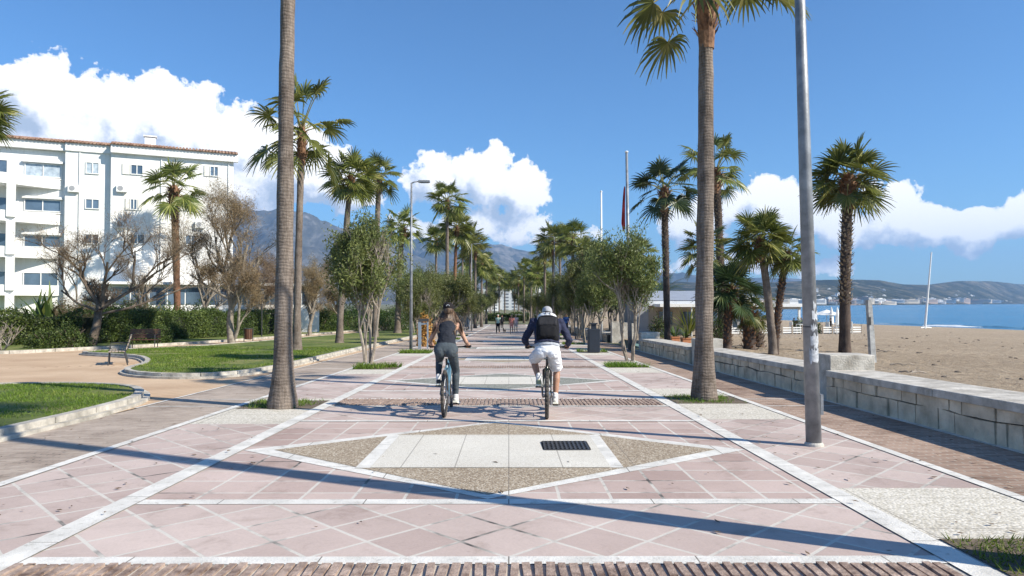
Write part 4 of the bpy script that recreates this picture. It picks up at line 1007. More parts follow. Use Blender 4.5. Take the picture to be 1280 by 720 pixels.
def olive(loc, sc, k, lab, group=None, rz=0.0, hs=1.0, name='broadleaf_tree'):
    b_, l_ = OL[k % 4]; t = thing(name, loc, lab, 'tree', group, rz); t.scale = (sc, sc, sc * hs)
    if not b_.materials: b_.materials.append(M_bark); l_.materials.append(M_olive)
    finish(b_, 'trunk', None, t); finish(l_, 'crown', None, t); return t
def gp(px, py): return tuple(G(px, py))
def ob_h(k): 
    return max(v.co.z for v in OL[k % 4][1].vertices)
for k in range(4): print('tree', k, ob_h(k), min(v.co.x for v in OL[k][1].vertices), max(v.co.x for v in OL[k][1].vertices), len(OL[k][0].vertices))
olive(gp(460, 454), 1.0, 1, 'bushy small tree on slender pale stems, nearest on the left of the promenade', rz=.5, hs=1.30)
olive(gp(788, 451), .92, 3, 'small tree with bare forked stems beside the blue-black bin, nearest on the right', rz=3.3, hs=1.24)
GL, GR = 'small trees lining the left of the promenade', 'small trees lining the right of the promenade'
for i, (px, Y, sc, hs) in enumerate(by_dist(((538, 42, 1.05, 1.0), (527, 37, .8, 1.0), (556, 52, 1.05, 1), (552, 62, 1.1, 1), (575, 64, 1.0, 1), (582, 76, 1.1, 1), (588, 90, 1.2, 1), (596, 105, 1.2, 1), (600, 120, 1.3, 1), (604, 138, 1.4, 1), (560, 78, 1.3, 1.1), (540, 66, 1.3, 1.1), (570, 95, 1.5, 1.2), (612, 160, 1.6, 1.2), (578, 125, 1.8, 1.3), (520, 60, 1.3, 1.1)))):
    X = (px - HX) / F * Y; olive((X, Y, pz(Y)), sc, i + 1, '%s small dense tree beyond the bushy one on the left side of the promenade' % ORD[i], GL, i * 1.3, hs * 1.12)
for i, (px, Y, sc, hs) in enumerate(by_dist(((733, 41, 1.15, 1.05), (742, 36, 1.05, 1), (722, 48, 1.05, 1), (716, 58, 1.1, 1), (704, 66, 1.1, 1), (698, 78, 1.15, 1), (688, 90, 1.2, 1), (680, 104, 1.3, 1), (668, 120, 1.3, 1), (660, 140, 1.4, 1), (728, 64, 1.3, 1.1), (756, 47, 1.1, 1.1), (709, 88, 1.4, 1.2), (650, 165, 1.6, 1.2), (692, 120, 1.7, 1.3), (765, 60, 1.1, 1)))):
    X = (px - HX) / F * Y; olive((X, Y, pz(Y)), sc, i, '%s small pale-stemmed tree beyond the bin on the right side of the promenade' % ORD[i], GR, i * 1.7 + .4, hs * (1.22 if Y < 62 else 1.1))

# tamarisks: twisting trunks, wide bare limbs and a haze of brown twigs
def tamarisk(loc, lab, seed, trunks, depth, kids, spread, nl, sc=1.0, clip=2.2, green=False, bark=None, L=.16, sig=.14, **kw):
    b_, l_ = tree_mesh(seed, trunks, depth, kids, spread, nl, L, .012, sig, clip=clip, **kw)
    t = thing('tamarisk_tree', loc, lab, 'tree'); t.scale = (sc,) * 3
    finish(b_, 'trunk', bark or M_barkd, t, True); finish(l_, 'crown', M_tamg if green else M_tam, t); return t
g0 = G(116, 434)
tamarisk(tuple(g0), 'leaning tamarisk with dark crooked trunk and wide bare limbs, left of the bench', 3,
         [((0, 0, -.1), (.32, 0, 1), 2.2, .25), ((.45, 0, 1.9), (-.55, .1, .8), 2.4, .095), ((.6, 0, 2.0), (.75, .1, .55), 2.8, .10), ((.55, 0, 2.0), (.1, -.3, 1), 2.4, .085), ((.6, 0, 1.7), (1.0, -.2, .25), 2.8, .075), ((.3, 0, 1.8), (-1.0, .2, .4), 2.3, .07)],
         5, (3, 3), .75, 26000, 1.0, 1.6, wig=.3, up=.3, shrink=.70, L=.16, sig=.12)
g0 = G(291, 431)
tamarisk(tuple(g0), 'tall ochre-tipped tamarisk with forked grey trunk, left of the big palm trunk', 8,
         [((0, 0, -.1), (-.05, 0, 1), 2.5, .2), ((0, 0, 2.3), (-.4, 0, 1), 2.5, .095), ((0, 0, 2.2), (.45, .1, 1), 2.8, .10), ((0, 0, 2.5), (0, .2, 1), 3.0, .09), ((.1, .1, .3), (.5, 0, .9), 2.1, .09), ((0, 0, 2.2), (-1, .2, .35), 2.3, .07)],
         5, (2, 3, 3), .6, 60000, 1.12, 1.9, bark=M_bark, wig=.22, up=.35, shrink=.7, L=.2, sig=.22)
for (px, Y, seed, sc, lab, gr) in ((328, 60, 12, 1.1, 'brown tamarisk behind the ochre-tipped one, showing left of the big palm trunk', False), (388, 56, 14, .92, 'rounded brown tamarisk between the two tall palm trunks on the left lawn', False),
                                  (425, 68, 16, 1.25, 'tall greenish brown tamarisk rising behind the lawn palms', True), (352, 72, 19, 1.0, 'far brown tamarisk glimpsed between the palm trunks', False), (255, 52, 23, .95, 'thin bare tamarisk in front of the white pavilion', False), (180, 47, 25, .8, 'low brown twiggy tamarisk behind the hedge', False)):
    X = (px - HX) / F * Y; gn = 60000 if seed in (14, 12, 16, 19) else 9000
    tamarisk((X, Y, pz(Y)), lab, seed, [((0, 0, -.1), (.1, 0, 1), 2.3, .2), ((.1, 0, 2), (-.5, 0, 1), 2.3, .11), ((.1, 0, 2), (.55, .1, 1), 2.3, .11), ((.1, 0, 2.1), (0, .3, 1), 2.6, .1), ((.1, 0, 2.1), (0, -.5, 1), 2.0, .1)],
             4, (2, 3), .7, gn, sc, 1.6, green=gr, bark=M_bark, wig=.25, up=.2, shrink=.7, sig=.2)

# hedge, shrubs, bare bush
def hedge(P0, P1, wd, hgt, lab, n, mat_, seed, name='hedge', L=.11, W=.06):
    rg = np.random.default_rng(seed); a, b = Vector(P0), Vector(P1); d = (b - a); Ln = d.length; d.normalize(); s = Vector((-d.y, d.x)); ang_ = math.atan2(d.y, d.x)
    t = thing(name, (a.x, a.y, pz(a.y)), lab, 'hedge', None, ang_)
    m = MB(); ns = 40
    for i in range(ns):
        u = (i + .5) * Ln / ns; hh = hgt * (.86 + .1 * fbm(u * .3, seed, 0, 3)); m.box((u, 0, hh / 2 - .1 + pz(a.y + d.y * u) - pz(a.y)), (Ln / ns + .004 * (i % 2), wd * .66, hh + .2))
    m.build('branches', M_core, t)  # added solid dark boxes fill the hedge's inside so it isn't see-through
    u = rg.uniform(0, Ln, n); k = rg.random(n); v = np.where(k < .62, -wd / 2, np.where(k < .7, wd / 2, rg.uniform(-wd / 2, wd / 2, n))); z = np.where(k < .7, rg.uniform(0, hgt, n), hgt)
    bulge = np.array([fbm(a_ * .5, z_ * .9, seed, 4) for a_, z_ in zip(u, z)]); top = np.array([fbm(a_ * .4, seed + 5.0, 0, 4) for a_ in u])
    v = v * (1 + .55 * bulge) + rg.normal(size=n) * .07; z = z * (1 + .3 * top) + rg.normal(size=n) * .07
    z = z + np.array([pz(a.y + d.y * q) for q in u]) - pz(a.y)
    V, Q = leaf_quads(np.stack([u, v, z], 1), L, W, rg); finish(np_mesh('foliage', V, Q), 'foliage', mat_, t); return t
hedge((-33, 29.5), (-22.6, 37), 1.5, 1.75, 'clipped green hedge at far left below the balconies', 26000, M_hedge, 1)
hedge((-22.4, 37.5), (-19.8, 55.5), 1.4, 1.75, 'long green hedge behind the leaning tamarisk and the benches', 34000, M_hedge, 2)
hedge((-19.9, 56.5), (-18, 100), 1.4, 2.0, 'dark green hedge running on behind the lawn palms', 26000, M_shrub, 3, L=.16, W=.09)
def shrub(loc, rx, rz_, lab, seed, mat_, n=5000, L=.13, W=.06, name='shrub', group=None, core=True):
    rg = np.random.default_rng(seed); t = thing(name, loc, lab, 'shrub', group)
    q = rg.normal(size=(n, 3)); q /= np.linalg.norm(q, axis=1)[:, None]; q[:, 2] = np.abs(q[:, 2]) * 1.0
    rad = rg.uniform(.55, 1.0, n) ** .5 * np.array([1 + .5 * fbm(p[0] * 2, p[1] * 2, p[2] * 2 + seed, 3) for p in q])
    C = q * rad[:, None] * np.array([rx, rx, rz_]); C[:, 2] = np.maximum(C[:, 2], .03) 
    V, Q = leaf_quads(C, L, W, rg); finish(np_mesh('foliage', V, Q), 'foliage', mat_, t)
    m = MB(); rr_ = random.Random(seed)
    for i in range(9):
        a = i * .7; m.tube([(0, 0, -.05), (math.cos(a) * rx * .3, math.sin(a) * rx * .3, rz_ * .5), (math.cos(a) * rx * .7, math.sin(a) * rx * .7, rz_ * .85)], [.03, .02, .01], 5)
    m.build('branches', M_barkd, t); return t
SHR = [(18, 42, 1.5, 1.35, 'yellow-green bush behind the hedge at the left edge', M_hedge), (62, 44, 2.0, 2.2, 'broad glossy bush behind the hedge, left of the leaning tamarisk', M_shrub), (100, 46, 1.9, 2.3, 'dark rounded bush behind the hedge just left of the leaning trunk', M_shrub),
       (140, 44, 1.8, 2.2, 'dark bush behind the hedge just right of the leaning trunk', M_shrub), (170, 47, 2.0, 2.5, 'tall dark bush behind the hedge below the middle windows', M_shrub), (200, 50, 1.9, 2.1, 'mid green bush left of the building palm', M_hedge),
       (245, 55, 2.0, 2.3, 'dark bush right of the building palm', M_shrub), (275, 58, 2.0, 2.0, 'mid green bush left of the forked tamarisk', M_shrub), (318, 62, 2.4, 2.6, 'dark bush behind the wooden bin', M_shrub), (345, 66, 2.4, 2.8, 'dark bush behind the big palm trunk', M_shrub),
       (400, 70, 2.6, 2.8, 'dark bush in shade behind the lawn palms', M_shrub), (440, 74, 2.8, 2.8, 'large dark bush behind the bushy small tree', M_shrub), (480, 72, 2.4, 2.2, 'dark bush right of the bushy small tree', M_shrub), (505, 76, 2.6, 2.6, 'dark bush beside the far lawn palm', M_shrub)]
for i, (px, Y, rx, rz_, lab, mt) in enumerate(SHR):
    X = (px - HX) / F * Y; shrub((X, Y, pz(Y)), rx, rz_, lab, i + 70, mt, 6000, .17, .07)
for i, (px, Y, rx, rz_) in enumerate(((105, 42, 1.9, 2.9), (165, 42.5, 1.9, 2.7))):
    X = (px - HX) / F * Y; shrub((X, Y, pz(Y)), rx, rz_, ('brown twiggy bush behind the leaning tamarisk trunk, left half', 'brown twiggy bush behind the leaning tamarisk trunk, right half')[i], 90 + i, M_tam, 9000, .2, .014)
for i, (px, py, r_) in enumerate(((90, 437, .75), (200, 431, .7), (60, 438, .6), (170, 431, .6))):
    g = G(px, py); shrub(tuple(g), r_ * 1.15, r_ * 1.5, ('round sunlit bush at the hedge foot left of the leaning trunk', 'leafy bush spilling forward behind the red bench', 'second low bush at the hedge foot further left', 'small bush at the hedge foot behind the grey bench')[i], 100 + i, M_hedge, 3500, .11, .05)
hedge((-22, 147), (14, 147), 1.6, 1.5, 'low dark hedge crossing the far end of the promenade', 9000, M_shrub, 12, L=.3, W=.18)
# strap-leaved plants behind the hedge
def strap_plant(loc, n, L, lab, seed, mat_=None, wd=.12):
    rg = random.Random(seed); t = thing('strap_leaf_plant', loc, lab, 'plant'); V = []; Q = []
    for i in range(n):
        a = rg.uniform(0, 6.28); e = R(rg.uniform(35, 85)); d = Vector((math.cos(a) * math.cos(e), math.sin(a) * math.cos(e), math.sin(e))); p = Vector((math.cos(a) * .1, math.sin(a) * .1, 0)); s = Vector((-math.sin(a), math.cos(a), 0)); Ln = L * rg.uniform(.7, 1.2); b = len(V)
        for q in range(7):
            f = q / 6; wq = wd * (math.sin(math.pi * min(.97, f * .85 + .12))) ; V += [tuple(p - s * wq), tuple(p + s * wq)]; d = (d + Vector((0, 0, -.10 - .1 * f))).normalized(); p = p + d * Ln / 6
        for q in range(6): Q.append((b + 2 * q, b + 2 * q + 1, b + 2 * q + 3, b + 2 * q + 2))
    finish(np_mesh('leaves', V, Q), 'leaves', mat_ or M_hedge, t); return t
for i, (px, Y, L) in enumerate(((45, 41, 2.8), (66, 40.5, 3.0), (84, 41.5, 2.6), (208, 50, 2.6))):
    X = (px - HX) / F * Y; strap_plant((X, Y, pz(Y) + .3), 22, L, ('pale banana-like plant behind the hedge below the balconies', 'tallest banana-like plant behind the hedge', 'banana-like plant beside the leaning tamarisk', 'banana-like plant left of the building palm')[i], i + 5)
g = G(5, 441); m, tips = grow(77, [((0, 0, 0), (math.cos(a) * .7, math.sin(a) * .7, 1), .8, .04) for a in (0, 1.2, 2.3, 3.4, 4.6, 5.5)], 0, 0, 0, 3, (2, 3), .7, wig=.3, shrink=.7)
o = m.build('bare_shrub', M_bark); o.location = g; tag(o, 'bare grey leafless shrub at the left edge in front of the hedge', 'shrub')

# ================================================================== STREET FURNITURE
M_torn = simple('torn_paper', (0.34, 0.36, 0.39), .8, .3, 30, c2=(0.58, 0.60, 0.63))
def lamp_post(base, h, lab, lean=(0, 0), arm=.75, r=.1, adir=1, box=True):
    t = thing('lamp_post', base, lab, 'lamp post'); m = MB()
    m.tube([(0, 0, -.1), (lean[0] * .5, lean[1] * .5, h * .5), (lean[0], lean[1], h)], [r, r * .78, r * .52], 20); m.build('pole', M_galv, t, True)
    if box:
        m = MB(); m.box((r * .99 + lean[0] * .07, 0, .50), (.035, .11, .24)); m.build('service_hatch', M_galv, t)
        m = MB(); [m.tube([(lean[0] * z_ / h, 0, z_), (lean[0] * z_ / h, 0, z_ + .012)], r * (1 - .44 * z_ / h) * 1.03, 16) for z_ in (1.42,)]; m.build('strap', M_dark, t)
        rg = random.Random(2); m = MB()
        for z0_, z1_, a0_, a1_ in ((1.00, 1.16, -2.2, -.8), (1.22, 1.34, -2.0, -.6), (1.50, 1.60, -1.7, -.7), (1.62, 1.72, -1.5, -1.0), (1.38, 1.45, -1.9, -.9), (1.18, 1.21, -1.6, -.9)):
            n_ = 9; vs = []
            for q_ in range(n_):
                a_ = a0_ + (a1_ - a0_) * q_ / (n_ - 1)
                for z_ in (z0_ + rg.uniform(-.03, .03), z1_ + rg.uniform(-.03, .03)):
                    rp = r * (1 - .44 * z_ / h) + .003; vs.append((lean[0] * z_ / h + rp * math.cos(a_), rp * math.sin(a_), z_))
            m.add(vs, [(2 * q_, 2 * q_ + 2, 2 * q_ + 3, 2 * q_ + 1) for q_ in range(n_ - 1)])
        m.build('torn_paper', M_torn, t)
        m = MB(); m.lathe((0, 0, 0), [(r * 1.25, 0), (r * 1.2, .03), (r * 1.02, .05)], 20); m.build('base_collar', M_conc, t)
    m = MB(); tx, ty = lean; m.tube([(tx, ty, h - .03), (tx + adir * .12, ty, h + .03), (tx + adir * arm, ty, h + .06)], [r * .4, r * .35, r * .3], 10); a = m.build('arm', M_galv, t, True)
    m = MB(); m.box((tx + adir * (arm + .2), ty, h + .05), (.5, .22, .09)); m.build('lantern', M_galv, t)
    m = MB(); m.box((tx + adir * (arm + .22), ty, h + .0), (.36, .16, .02)); m.build('glass', M_glass, t)
    return t
g = G(1016.5, 557); lamp_post(tuple(g), 7.6, 'tall scuffed grey steel lamp post close to the camera on the right', (-.17, 0), adir=-1, r=.090)
# pale scuffs and sticker remains are in its paint
h = NT(M_galv.node_tree); 
g = G(514, 440); Y = g.y; lamp_post(tuple(g), ztop(228, Y) - g.z, 'slim grey lamp post with a short arm, left of the promenade before the info stand', (0, 0), arm=.35, r=.075, box=False)
for (px, Y, yt, lab) in ((589.5, 74, 305, 'far thin lamp post in the left row with a short arm'), (693, 66, 296, 'far thin lamp post in the right row above the small trees')):
    X = (px - HX) / F * Y; lamp_post((X, Y, pz(Y)), ztop(yt, Y) - pz(Y), lab, (0, 0), arm=.5, r=.07, adir=1 if px < 600 else -1, box=False)
# low garden lamp
X, Y = (328 - HX) / F * 50, 50.0
t = thing('garden_lamp', (X, Y, pz(Y)), 'thin dark garden lamp standing behind the wooden bin', 'lamp'); m = MB(); m.tube([(0, 0, 0), (0, 0, 3.1)], [.045, .035], 8); m.build('pole', M_dark, t)
m = MB(); m.lathe((0, 0, 3.1), [(.08, 0), (.16, .05), (.14, .3), (.2, .33), (.02, .45)], 12); m.build('lantern', M_dark, t)
# flag poles
g = G(752, 427); Y = g.y
t = thing('flagpole', tuple(g), 'bare thin white flagpole behind the blue-black bin', 'flagpole'); m = MB(); H_ = ztop(239, Y) - g.z; m.tube([(0, 0, 0), (0, 0, H_)], [.085, .045], 12); m.ball((0, 0, H_), .07); m.build('pole', M_wpaint, t, True)
m = MB(); m.lathe((0, 0, 0), [(.2, 0), (.2, .05), (.1, .08)], 12); m.build('foot', M_galv, t)
Y = 31.5; X = (787.5 - HX) / F * Y; z = pz(Y)
t = thing('flagpole', (X, Y, z), 'tall grey flagpole with a red flag hanging limp, behind the bare-stemmed tree', 'flagpole'); H_ = ztop(190, Y) - z; lx = (784 - 787.5) / F * Y
m = MB(); m.tube([(0, 0, 0), (lx, 0, H_)], [.10, .055], 14); m.build('pole', M_galv, t, True); m = MB(); m.ball((lx, 0, H_ + .04), (.09, .09, .05)); m.build('cap', M_wpaint, t)
V = []; Q = []; zt = ztop(233, Y) - z; zb_ = ztop(287, Y) - z; n = 16
for i in range(n):
    f = i / (n - 1); zz = zt + (zb_ - zt) * f; w_ = .04 + .16 * f ** .7 if f < .85 else .19 - .4 * (f - .85)
    for j in range(13):
        a = j / 12; V.append((lx - .07 - w_ * a, .06 * math.sin(a * 15 + f * 3) * (.3 + f), zz + .03 * math.sin(a * 9)))
for i in range(n - 1):
    for j in range(12): a = i * 13 + j; Q.append((a, a + 1, a + 14, a + 13))
fl = finish(np_mesh('flag', V, Q), 'flag', M_flag, t, True); sm_ = fl.modifiers.new('s', 'SOLIDIFY'); sm_.thickness = .008
# litter bin, blue-black
g = G(742, 441)
t = thing('litter_bin', tuple(g), 'tall blue-black litter bin with hooded top, right of the cyclist with the backpack', 'bin'); Yb = g.y; W = 14.5 / F * Yb; Hb = 36.5 / F * Yb
m = MB(); m.box((0, 0, Hb * .42), (W, W * .85, Hb * .80)); o = m.build('body', M_binb, t); b_ = o.modifiers.new('b', 'BEVEL'); b_.width = .02; b_.segments = 2
m = MB(); m.box((0, 0, Hb * .90), (W * .42, W * .4, Hb * .18)); m.build('neck', M_binb, t)
m = MB(); m.box((0, 0, Hb * 1.0), (W * .62, W * .6, Hb * .045)); m.tube([(-W * .46, 0, Hb * .82), (-W * .46, 0, Hb * .93), (-W * .25, 0, Hb * .95)], .015, 6); m.tube([(W * .46, 0, Hb * .82), (W * .46, 0, Hb * .93), (W * .25, 0, Hb * .95)], .015, 6); m.build('hood', M_binb, t)
m = MB(); m.box((0, -W * .43, Hb * .42), (W * .8, .012, Hb * .66)); m.build('door', M_binb, t)
# portal shaped info stand
g = G(529.5, 436)
t = thing('info_stand', tuple(g), 'blue-grey metal frame stand with a black top board beside the slim left lamp post', 'stand'); s_ = g.y / F
M_bgrey = simple('blue_grey_metal', (0.20, 0.25, 0.30), .5, .1, 4)
m = MB(); m.box((-4.6 * s_, 0, 17 * s_), (3.6 * s_, .16, 34 * s_)); m.build('post', M_bgrey, t); m = MB(); m.box((5.2 * s_, 0, 17 * s_), (1.6 * s_, .16, 34 * s_)); m.build('post', M_bgrey, t)
m = MB(); m.box((0.2 * s_, 0, 31.5 * s_), (8 * s_, .10, 2.4 * s_)); m.build('crossbar', M_bgrey, t)
m = MB(); m.box((0.3 * s_, 0, 36 * s_), (12.4 * s_, .2, 3.6 * s_)); m.build('top_board', M_dark, t)
M_orange = leafmat('orange_leaf', (0.32, 0.15, 0.03), (0.55, 0.30, 0.07), (0.65, 0.45, 0.2), 1, .6, .2)
X, Y = (532 - HX) / F * 36, 36.0; shrub((X, Y, pz(Y)), .42, 1.5, 'orange and yellow shrub seen through the blue-grey frame stand', 301, M_orange, 1800, .12, .06)
# kiosk
X, Y = (577 - HX) / F * 78, 78.0
t = thing('kiosk', (X, Y, pz(Y)), 'small white-topped kiosk with blue-grey lower panel, left of the far promenade', 'kiosk'); m = MB(); m.box((0, 0, .95), (1.6, 1.4, 1.1)); m.build('counter', M_bgrey, t)
m = MB()
m.prism([(-1.0, -.9), (1.0, -.9), (1.0, .9), (-1.0, .9)], 2.2, 2.3); m.add([(-1.0, -.9, 2.3), (1.0, -.9, 2.3), (1.0, .9, 2.3), (-1.0, .9, 2.3), (0, 0, 2.75)], [(0, 1, 4), (1, 2, 4), (2, 3, 4), (3, 0, 4)]); m.box((0, -.85, 1.85), (1.7, .03, .75)); m.build('canopy', M_canvas, t)
m = MB(); [m.tube([(x, y, 0), (x, y, 2.2)], .04, 6) for x in (-.9, .9) for y in (-.8, .8)]; m.build('frame', M_wpaint, t)
# benches
def bench(loc, rz, lab, slat, L=1.5):
    t = thing('park_bench', loc, lab, 'bench', None, rz)
    m = MB(); [m.box((0, -.20 + i * .095, .45), (L, .075, .03)) for i in range(5)]; m.build('seat', slat, t)
    m = MB(); [m.box((0, .27 + .035 * i, .56 + i * .11), (L, .03, .09), M=Matrix.Rotation(R(-14), 4, 'X')) for i in range(4)]; m.build('backrest', slat, t)
    for sx in (-1, 1):
        x = sx * (L / 2 - .12)
        m = MB(); m.tube([(x, -.24, 0), (x, -.22, .43), (x, .2, .43), (x, .28, .5), (x, .40, .95)], .02, 6); m.build('leg', M_dark, t)
        m = MB(); m.tube([(x, .30, 0), (x, .2, .43)], .02, 6); m.build('leg', M_dark, t)
        m = MB(); m.tube([(x, -.22, .43), (x, -.20, .66), (x, .33, .68)], .016, 6); m.build('armrest', M_dark, t)
    return t
g = G(149, 455); bench(tuple(g), R(-62), 'weathered grey slatted bench on thin dark legs at the edge of the ochre paving', M_woodg, 1.35)
g = G(181, 436); bench(tuple(g), R(12), 'dark red wooden bench under the tamarisk, in front of the hedge', M_woodd, 1.35)
# wooden bin
g = G(311.5, 427)
t = thing('slatted_bin', tuple(g), 'red-brown wood slatted litter bin on the left lawn path', 'bin'); m = MB()
for i in range(14): a = i * 2 * math.pi / 14; m.box((.2 * math.cos(a), .2 * math.sin(a), .46), (.035, .075, .62), a)
m.build('slats', M_woodd, t); m = MB(); m.lathe((0, 0, .14), [(.17, 0), (.17, .62), (.22, .64), (.22, .68), (.15, .68)], 14); m.build('liner', M_dark, t)
m = MB(); m.tube([(-.27, 0, 0), (-.27, 0, .85)], .025, 6); m.tube([(.27, 0, 0), (.27, 0, .85)], .025, 6); m.tube([(-.27, 0, .5), (.27, 0, .5)], .018, 6); m.build('posts', M_dark, t)

# ================================================================== RESTAURANT ON THE BEACH
def bp(px, Y, z=None): X = (px - HX) / F * Y; return Vector((X, Y, bz(X, Y) if z is None else z))
Yr = 52.0; x0, x1 = (806 - HX) / F * Yr, (905 - HX) / F * Yr; zg = bz(12, Yr)
t = thing('beach_restaurant', ((x0 + x1) / 2, Yr, zg), 'low grey restaurant hall with pale ribbed metal roof, right of the flagpoles', 'building'); hw = (x1 - x0) / 2
zr0, zr1 = ztop(382, Yr) - zg, ztop(365, Yr + 3) - zg
m = MB(); m.box((0, 4.5, zr0 / 2), (hw * 2, 8, zr0)); m.build('wall', M_beige, t)
m = MB(); nrib = 46
for i in range(nrib):
    x = -hw + .3 + i * (2 * hw - .2) / nrib; m.add([(x, .2, zr0 + .35), (x + .08, .2, zr0 + .40), (x + .11, .2, zr0 + .40), (x + .19, .2, zr0 + .35), (x, 6, zr1 + .1), (x + .08, 6, zr1 + .15), (x + .11, 6, zr1 + .15), (x + .19, 6, zr1 + .1)], [(0, 1, 5, 4), (1, 2, 6, 5), (2, 3, 7, 6)])
m.prism([(-hw + .2, .15), (hw, .15), (hw, 6), (-hw + .2, 6)], lambda x, y: zr0 + .0 + (y - .15) / 5.85 * (zr1 - zr0) * .6, lambda x, y: zr0 + .34 + (y - .15) / 5.85 * (zr1 - zr0 - .25)); m.build('roof', M_roofg, t)
m = MB(); m.box((-hw - .15, 4.0, (zr1 + .2) / 2), (.8, 8.2, zr1 + .2)); m.build('end_wall', M_greyw, t)
m = MB(); m.box((.4, -.9, zr0 + .02), (hw * 2 - .6, 2.3, .22)); m.build('awning', M_canvas, t)
for i in range(4): m = MB(); m.tube([(-hw + 1 + i * 2.0, -1.9, 0), (-hw + 1 + i * 2.0, -1.9, zr0)], .05, 8); m.build('post', M_wpaint, t)
for i in range(3):
    m = MB(); m.box((-1.3 + i * 1.7, .46, 1.25), (1.1, .1, 1.1)); f_ = m.build('window', M_woodg, t); m = MB(); m.box((-1.3 + i * 1.7, .40, 1.25), (.98, .04, .98)); m.build('pane', M_glass, f_)
# long flat pergola roof
Yp = 56.0; xa, xb = (880 - HX) / F * Yp, (1006 - HX) / F * Yp; zg = bz(18, Yp)
t = thing('terrace_pergola', ((xa + xb) / 2, Yp, zg), 'long flat white terrace roof on posts facing the sea, right of the restaurant hall', 'pergola'); hw = (xb - xa) / 2; zt = ztop(380, Yp) - zg
m = MB(); m.box((0, 3, zt - .1), (hw * 2, 6, .26)); m.build('roof', M_wpaint, t); m = MB(); m.box((0, 3.0, zt - .33), (hw * 2 - .4, 5.6, .2)); m.build('ceiling', M_beige, t)
for i in range(5):
    for yy in (.3, 5.6): m = MB(); m.box((-hw + .3 + i * (hw * 2 - .6) / 4, yy, zt / 2 - .2), (.16, .16, zt - .35)); m.build('post', M_wpaint, t)
m = MB(); m.box((-hw * .3, 5.9, zt / 2 - .2), (hw * 1.2, .08, zt - .6)); m.build('back_screen', M_curt, t)
# boarded terrace with low fence
t = thing('terrace_deck', (0, 0, 0), 'low wooden terrace deck edge along the sand below the white roof', 'deck')
m = MB(); a, b_ = bp(900, 53), bp(1079, 55.5); n = 46
zd = max(a.z, b_.z) + .12
m.prism([(a.x, a.y), (b_.x, b_.y), (b_.x + .3, b_.y + 6), (a.x, a.y + 8)], zd - .5, zd); m.build('boards', M_woodg, t)
def fence_panel(p, q, lab, grp):
    t = thing('fence_panel', (p.x, p.y, zd), lab, 'fence', grp, math.atan2(q.y - p.y, q.x - p.x)); L = (q - p).length; m = MB()
    for z_ in (.14, .32, .50): m.box((L / 2, 0, z_), (L - .06, .03, .09))
    m.build('rails', M_wpaint, t); m = MB(); m.box((0, 0, .36), (.07, .07, .72)); m.build('post', M_woodg, t); m = MB(); m.box((L, 0, .36), (.07, .07, .72)); m.build('post', M_woodg, t); return t
N_ = 14
for i in range(N_):
    p = Vector((a.x + (b_.x - a.x) * i / N_, a.y + .1 + (b_.y - a.y) * i / N_, 0)); q = Vector((a.x + (b_.x - a.x) * (i + .94) / N_, a.y + .1 + (b_.y - a.y) * (i + .94) / N_, 0))
    if i in (5, 9): continue
    fence_panel(p, q, '%s white slatted fence panel from the left along the beach terrace edge' % ('first' if i == 0 else ORD[i]), 'white fence panels of the beach terrace')
rr = random.Random(3)
def table(x, y, i):
    t = thing('terrace_table', (x, y, zd), '%s white square table from the left on the beach terrace' % ('first', 'second', 'third', 'fourth', 'fifth')[i % 5], 'table', 'terrace tables'); m = MB(); m.box((0, 0, .74), (.8, .8, .04)); m.build('tabletop', M_wpaint, t)
    for sx in (-1, 1):
        for sy in (-1, 1): m = MB(); m.box((sx * .35, sy * .35, .36), (.05, .05, .72)); m.build('leg', M_wpaint, t)
def chair(x, y, rz):
    t = thing('terrace_chair', (x, y, zd), '%s white terrace chair from the left behind the low fence' % ORD[len([o for o in bpy.data.objects if o.name.startswith('terrace_chair')])], 'chair', 'terrace chairs', rz); m = MB(); m.box((0, 0, .45), (.44, .44, .05)); m.build('seat', M_wpaint, t); m = MB(); m.box((0, .21, .72), (.42, .04, .46)); m.build('backrest', M_wpaint, t)
    for sx in (-1, 1):
        for sy in (-1, 1): m = MB(); m.box((sx * .19, sy * .19, .22), (.035, .035, .44)); m.build('leg', M_wpaint, t)
for i in range(9):
    x = a.x + 1.2 + i * 3.0; y = 55.3 + .02 * i + rr.uniform(-.3, .9); 
    if x > b_.x - 1: break
    table(x, y, i); chair(x - .75, y, R(90) + rr.uniform(-.3, .3)); chair(x + .75, y, R(-90) + rr.uniform(-.3, .3))
# parasols
def parasol(loc, lab, open_=True, h=2.5, r=1.45):
    t = thing('parasol', loc, lab, 'parasol', None if open_ else None); m = MB(); m.tube([(0, 0, 0), (0, 0, h)], .025, 8); m.build('pole', M_wpaint, t)
    m = MB(); m.lathe((0, 0, 0), [(.25, 0), (.25, .06), (.06, .09)], 12); m.build('foot', M_conc, t)
    if open_:
        V = [(0, 0, h)]; F_ = []; n = 8
        for i in range(n): aa = i * 2 * math.pi / n; V.append((r * math.cos(aa), r * math.sin(aa), h - .42))
        V += [(0, 0, h - .03)] + [(v_[0] * .99, v_[1] * .99, v_[2] - .02) for v_ in V[1:n + 1]]
        for i in range(n): F_.append((0, 1 + i, 1 + (i + 1) % n)); F_.append((n + 1, n + 2 + (i + 1) % n, n + 2 + i)); F_.append((1 + i, n + 2 + i, n + 2 + (i + 1) % n, 1 + (i + 1) % n))
        m = MB(); m.add(V, F_); m.build('canopy', M_canvas, t)
    else: m = MB(); m.lathe((0, 0, 0), [(.10, h - 1.6), (.17, h - 1.45), (.15, h - .8), (.09, h - .3), (.02, h)], 10); m.build('canopy', M_canvas, t)
p = bp(1034, 57); parasol((p.x, p.y, zd), 'open white parasol on the beach terrace beside the tall lamp post', h=ztop(387, 57) - zd, r=1.25)
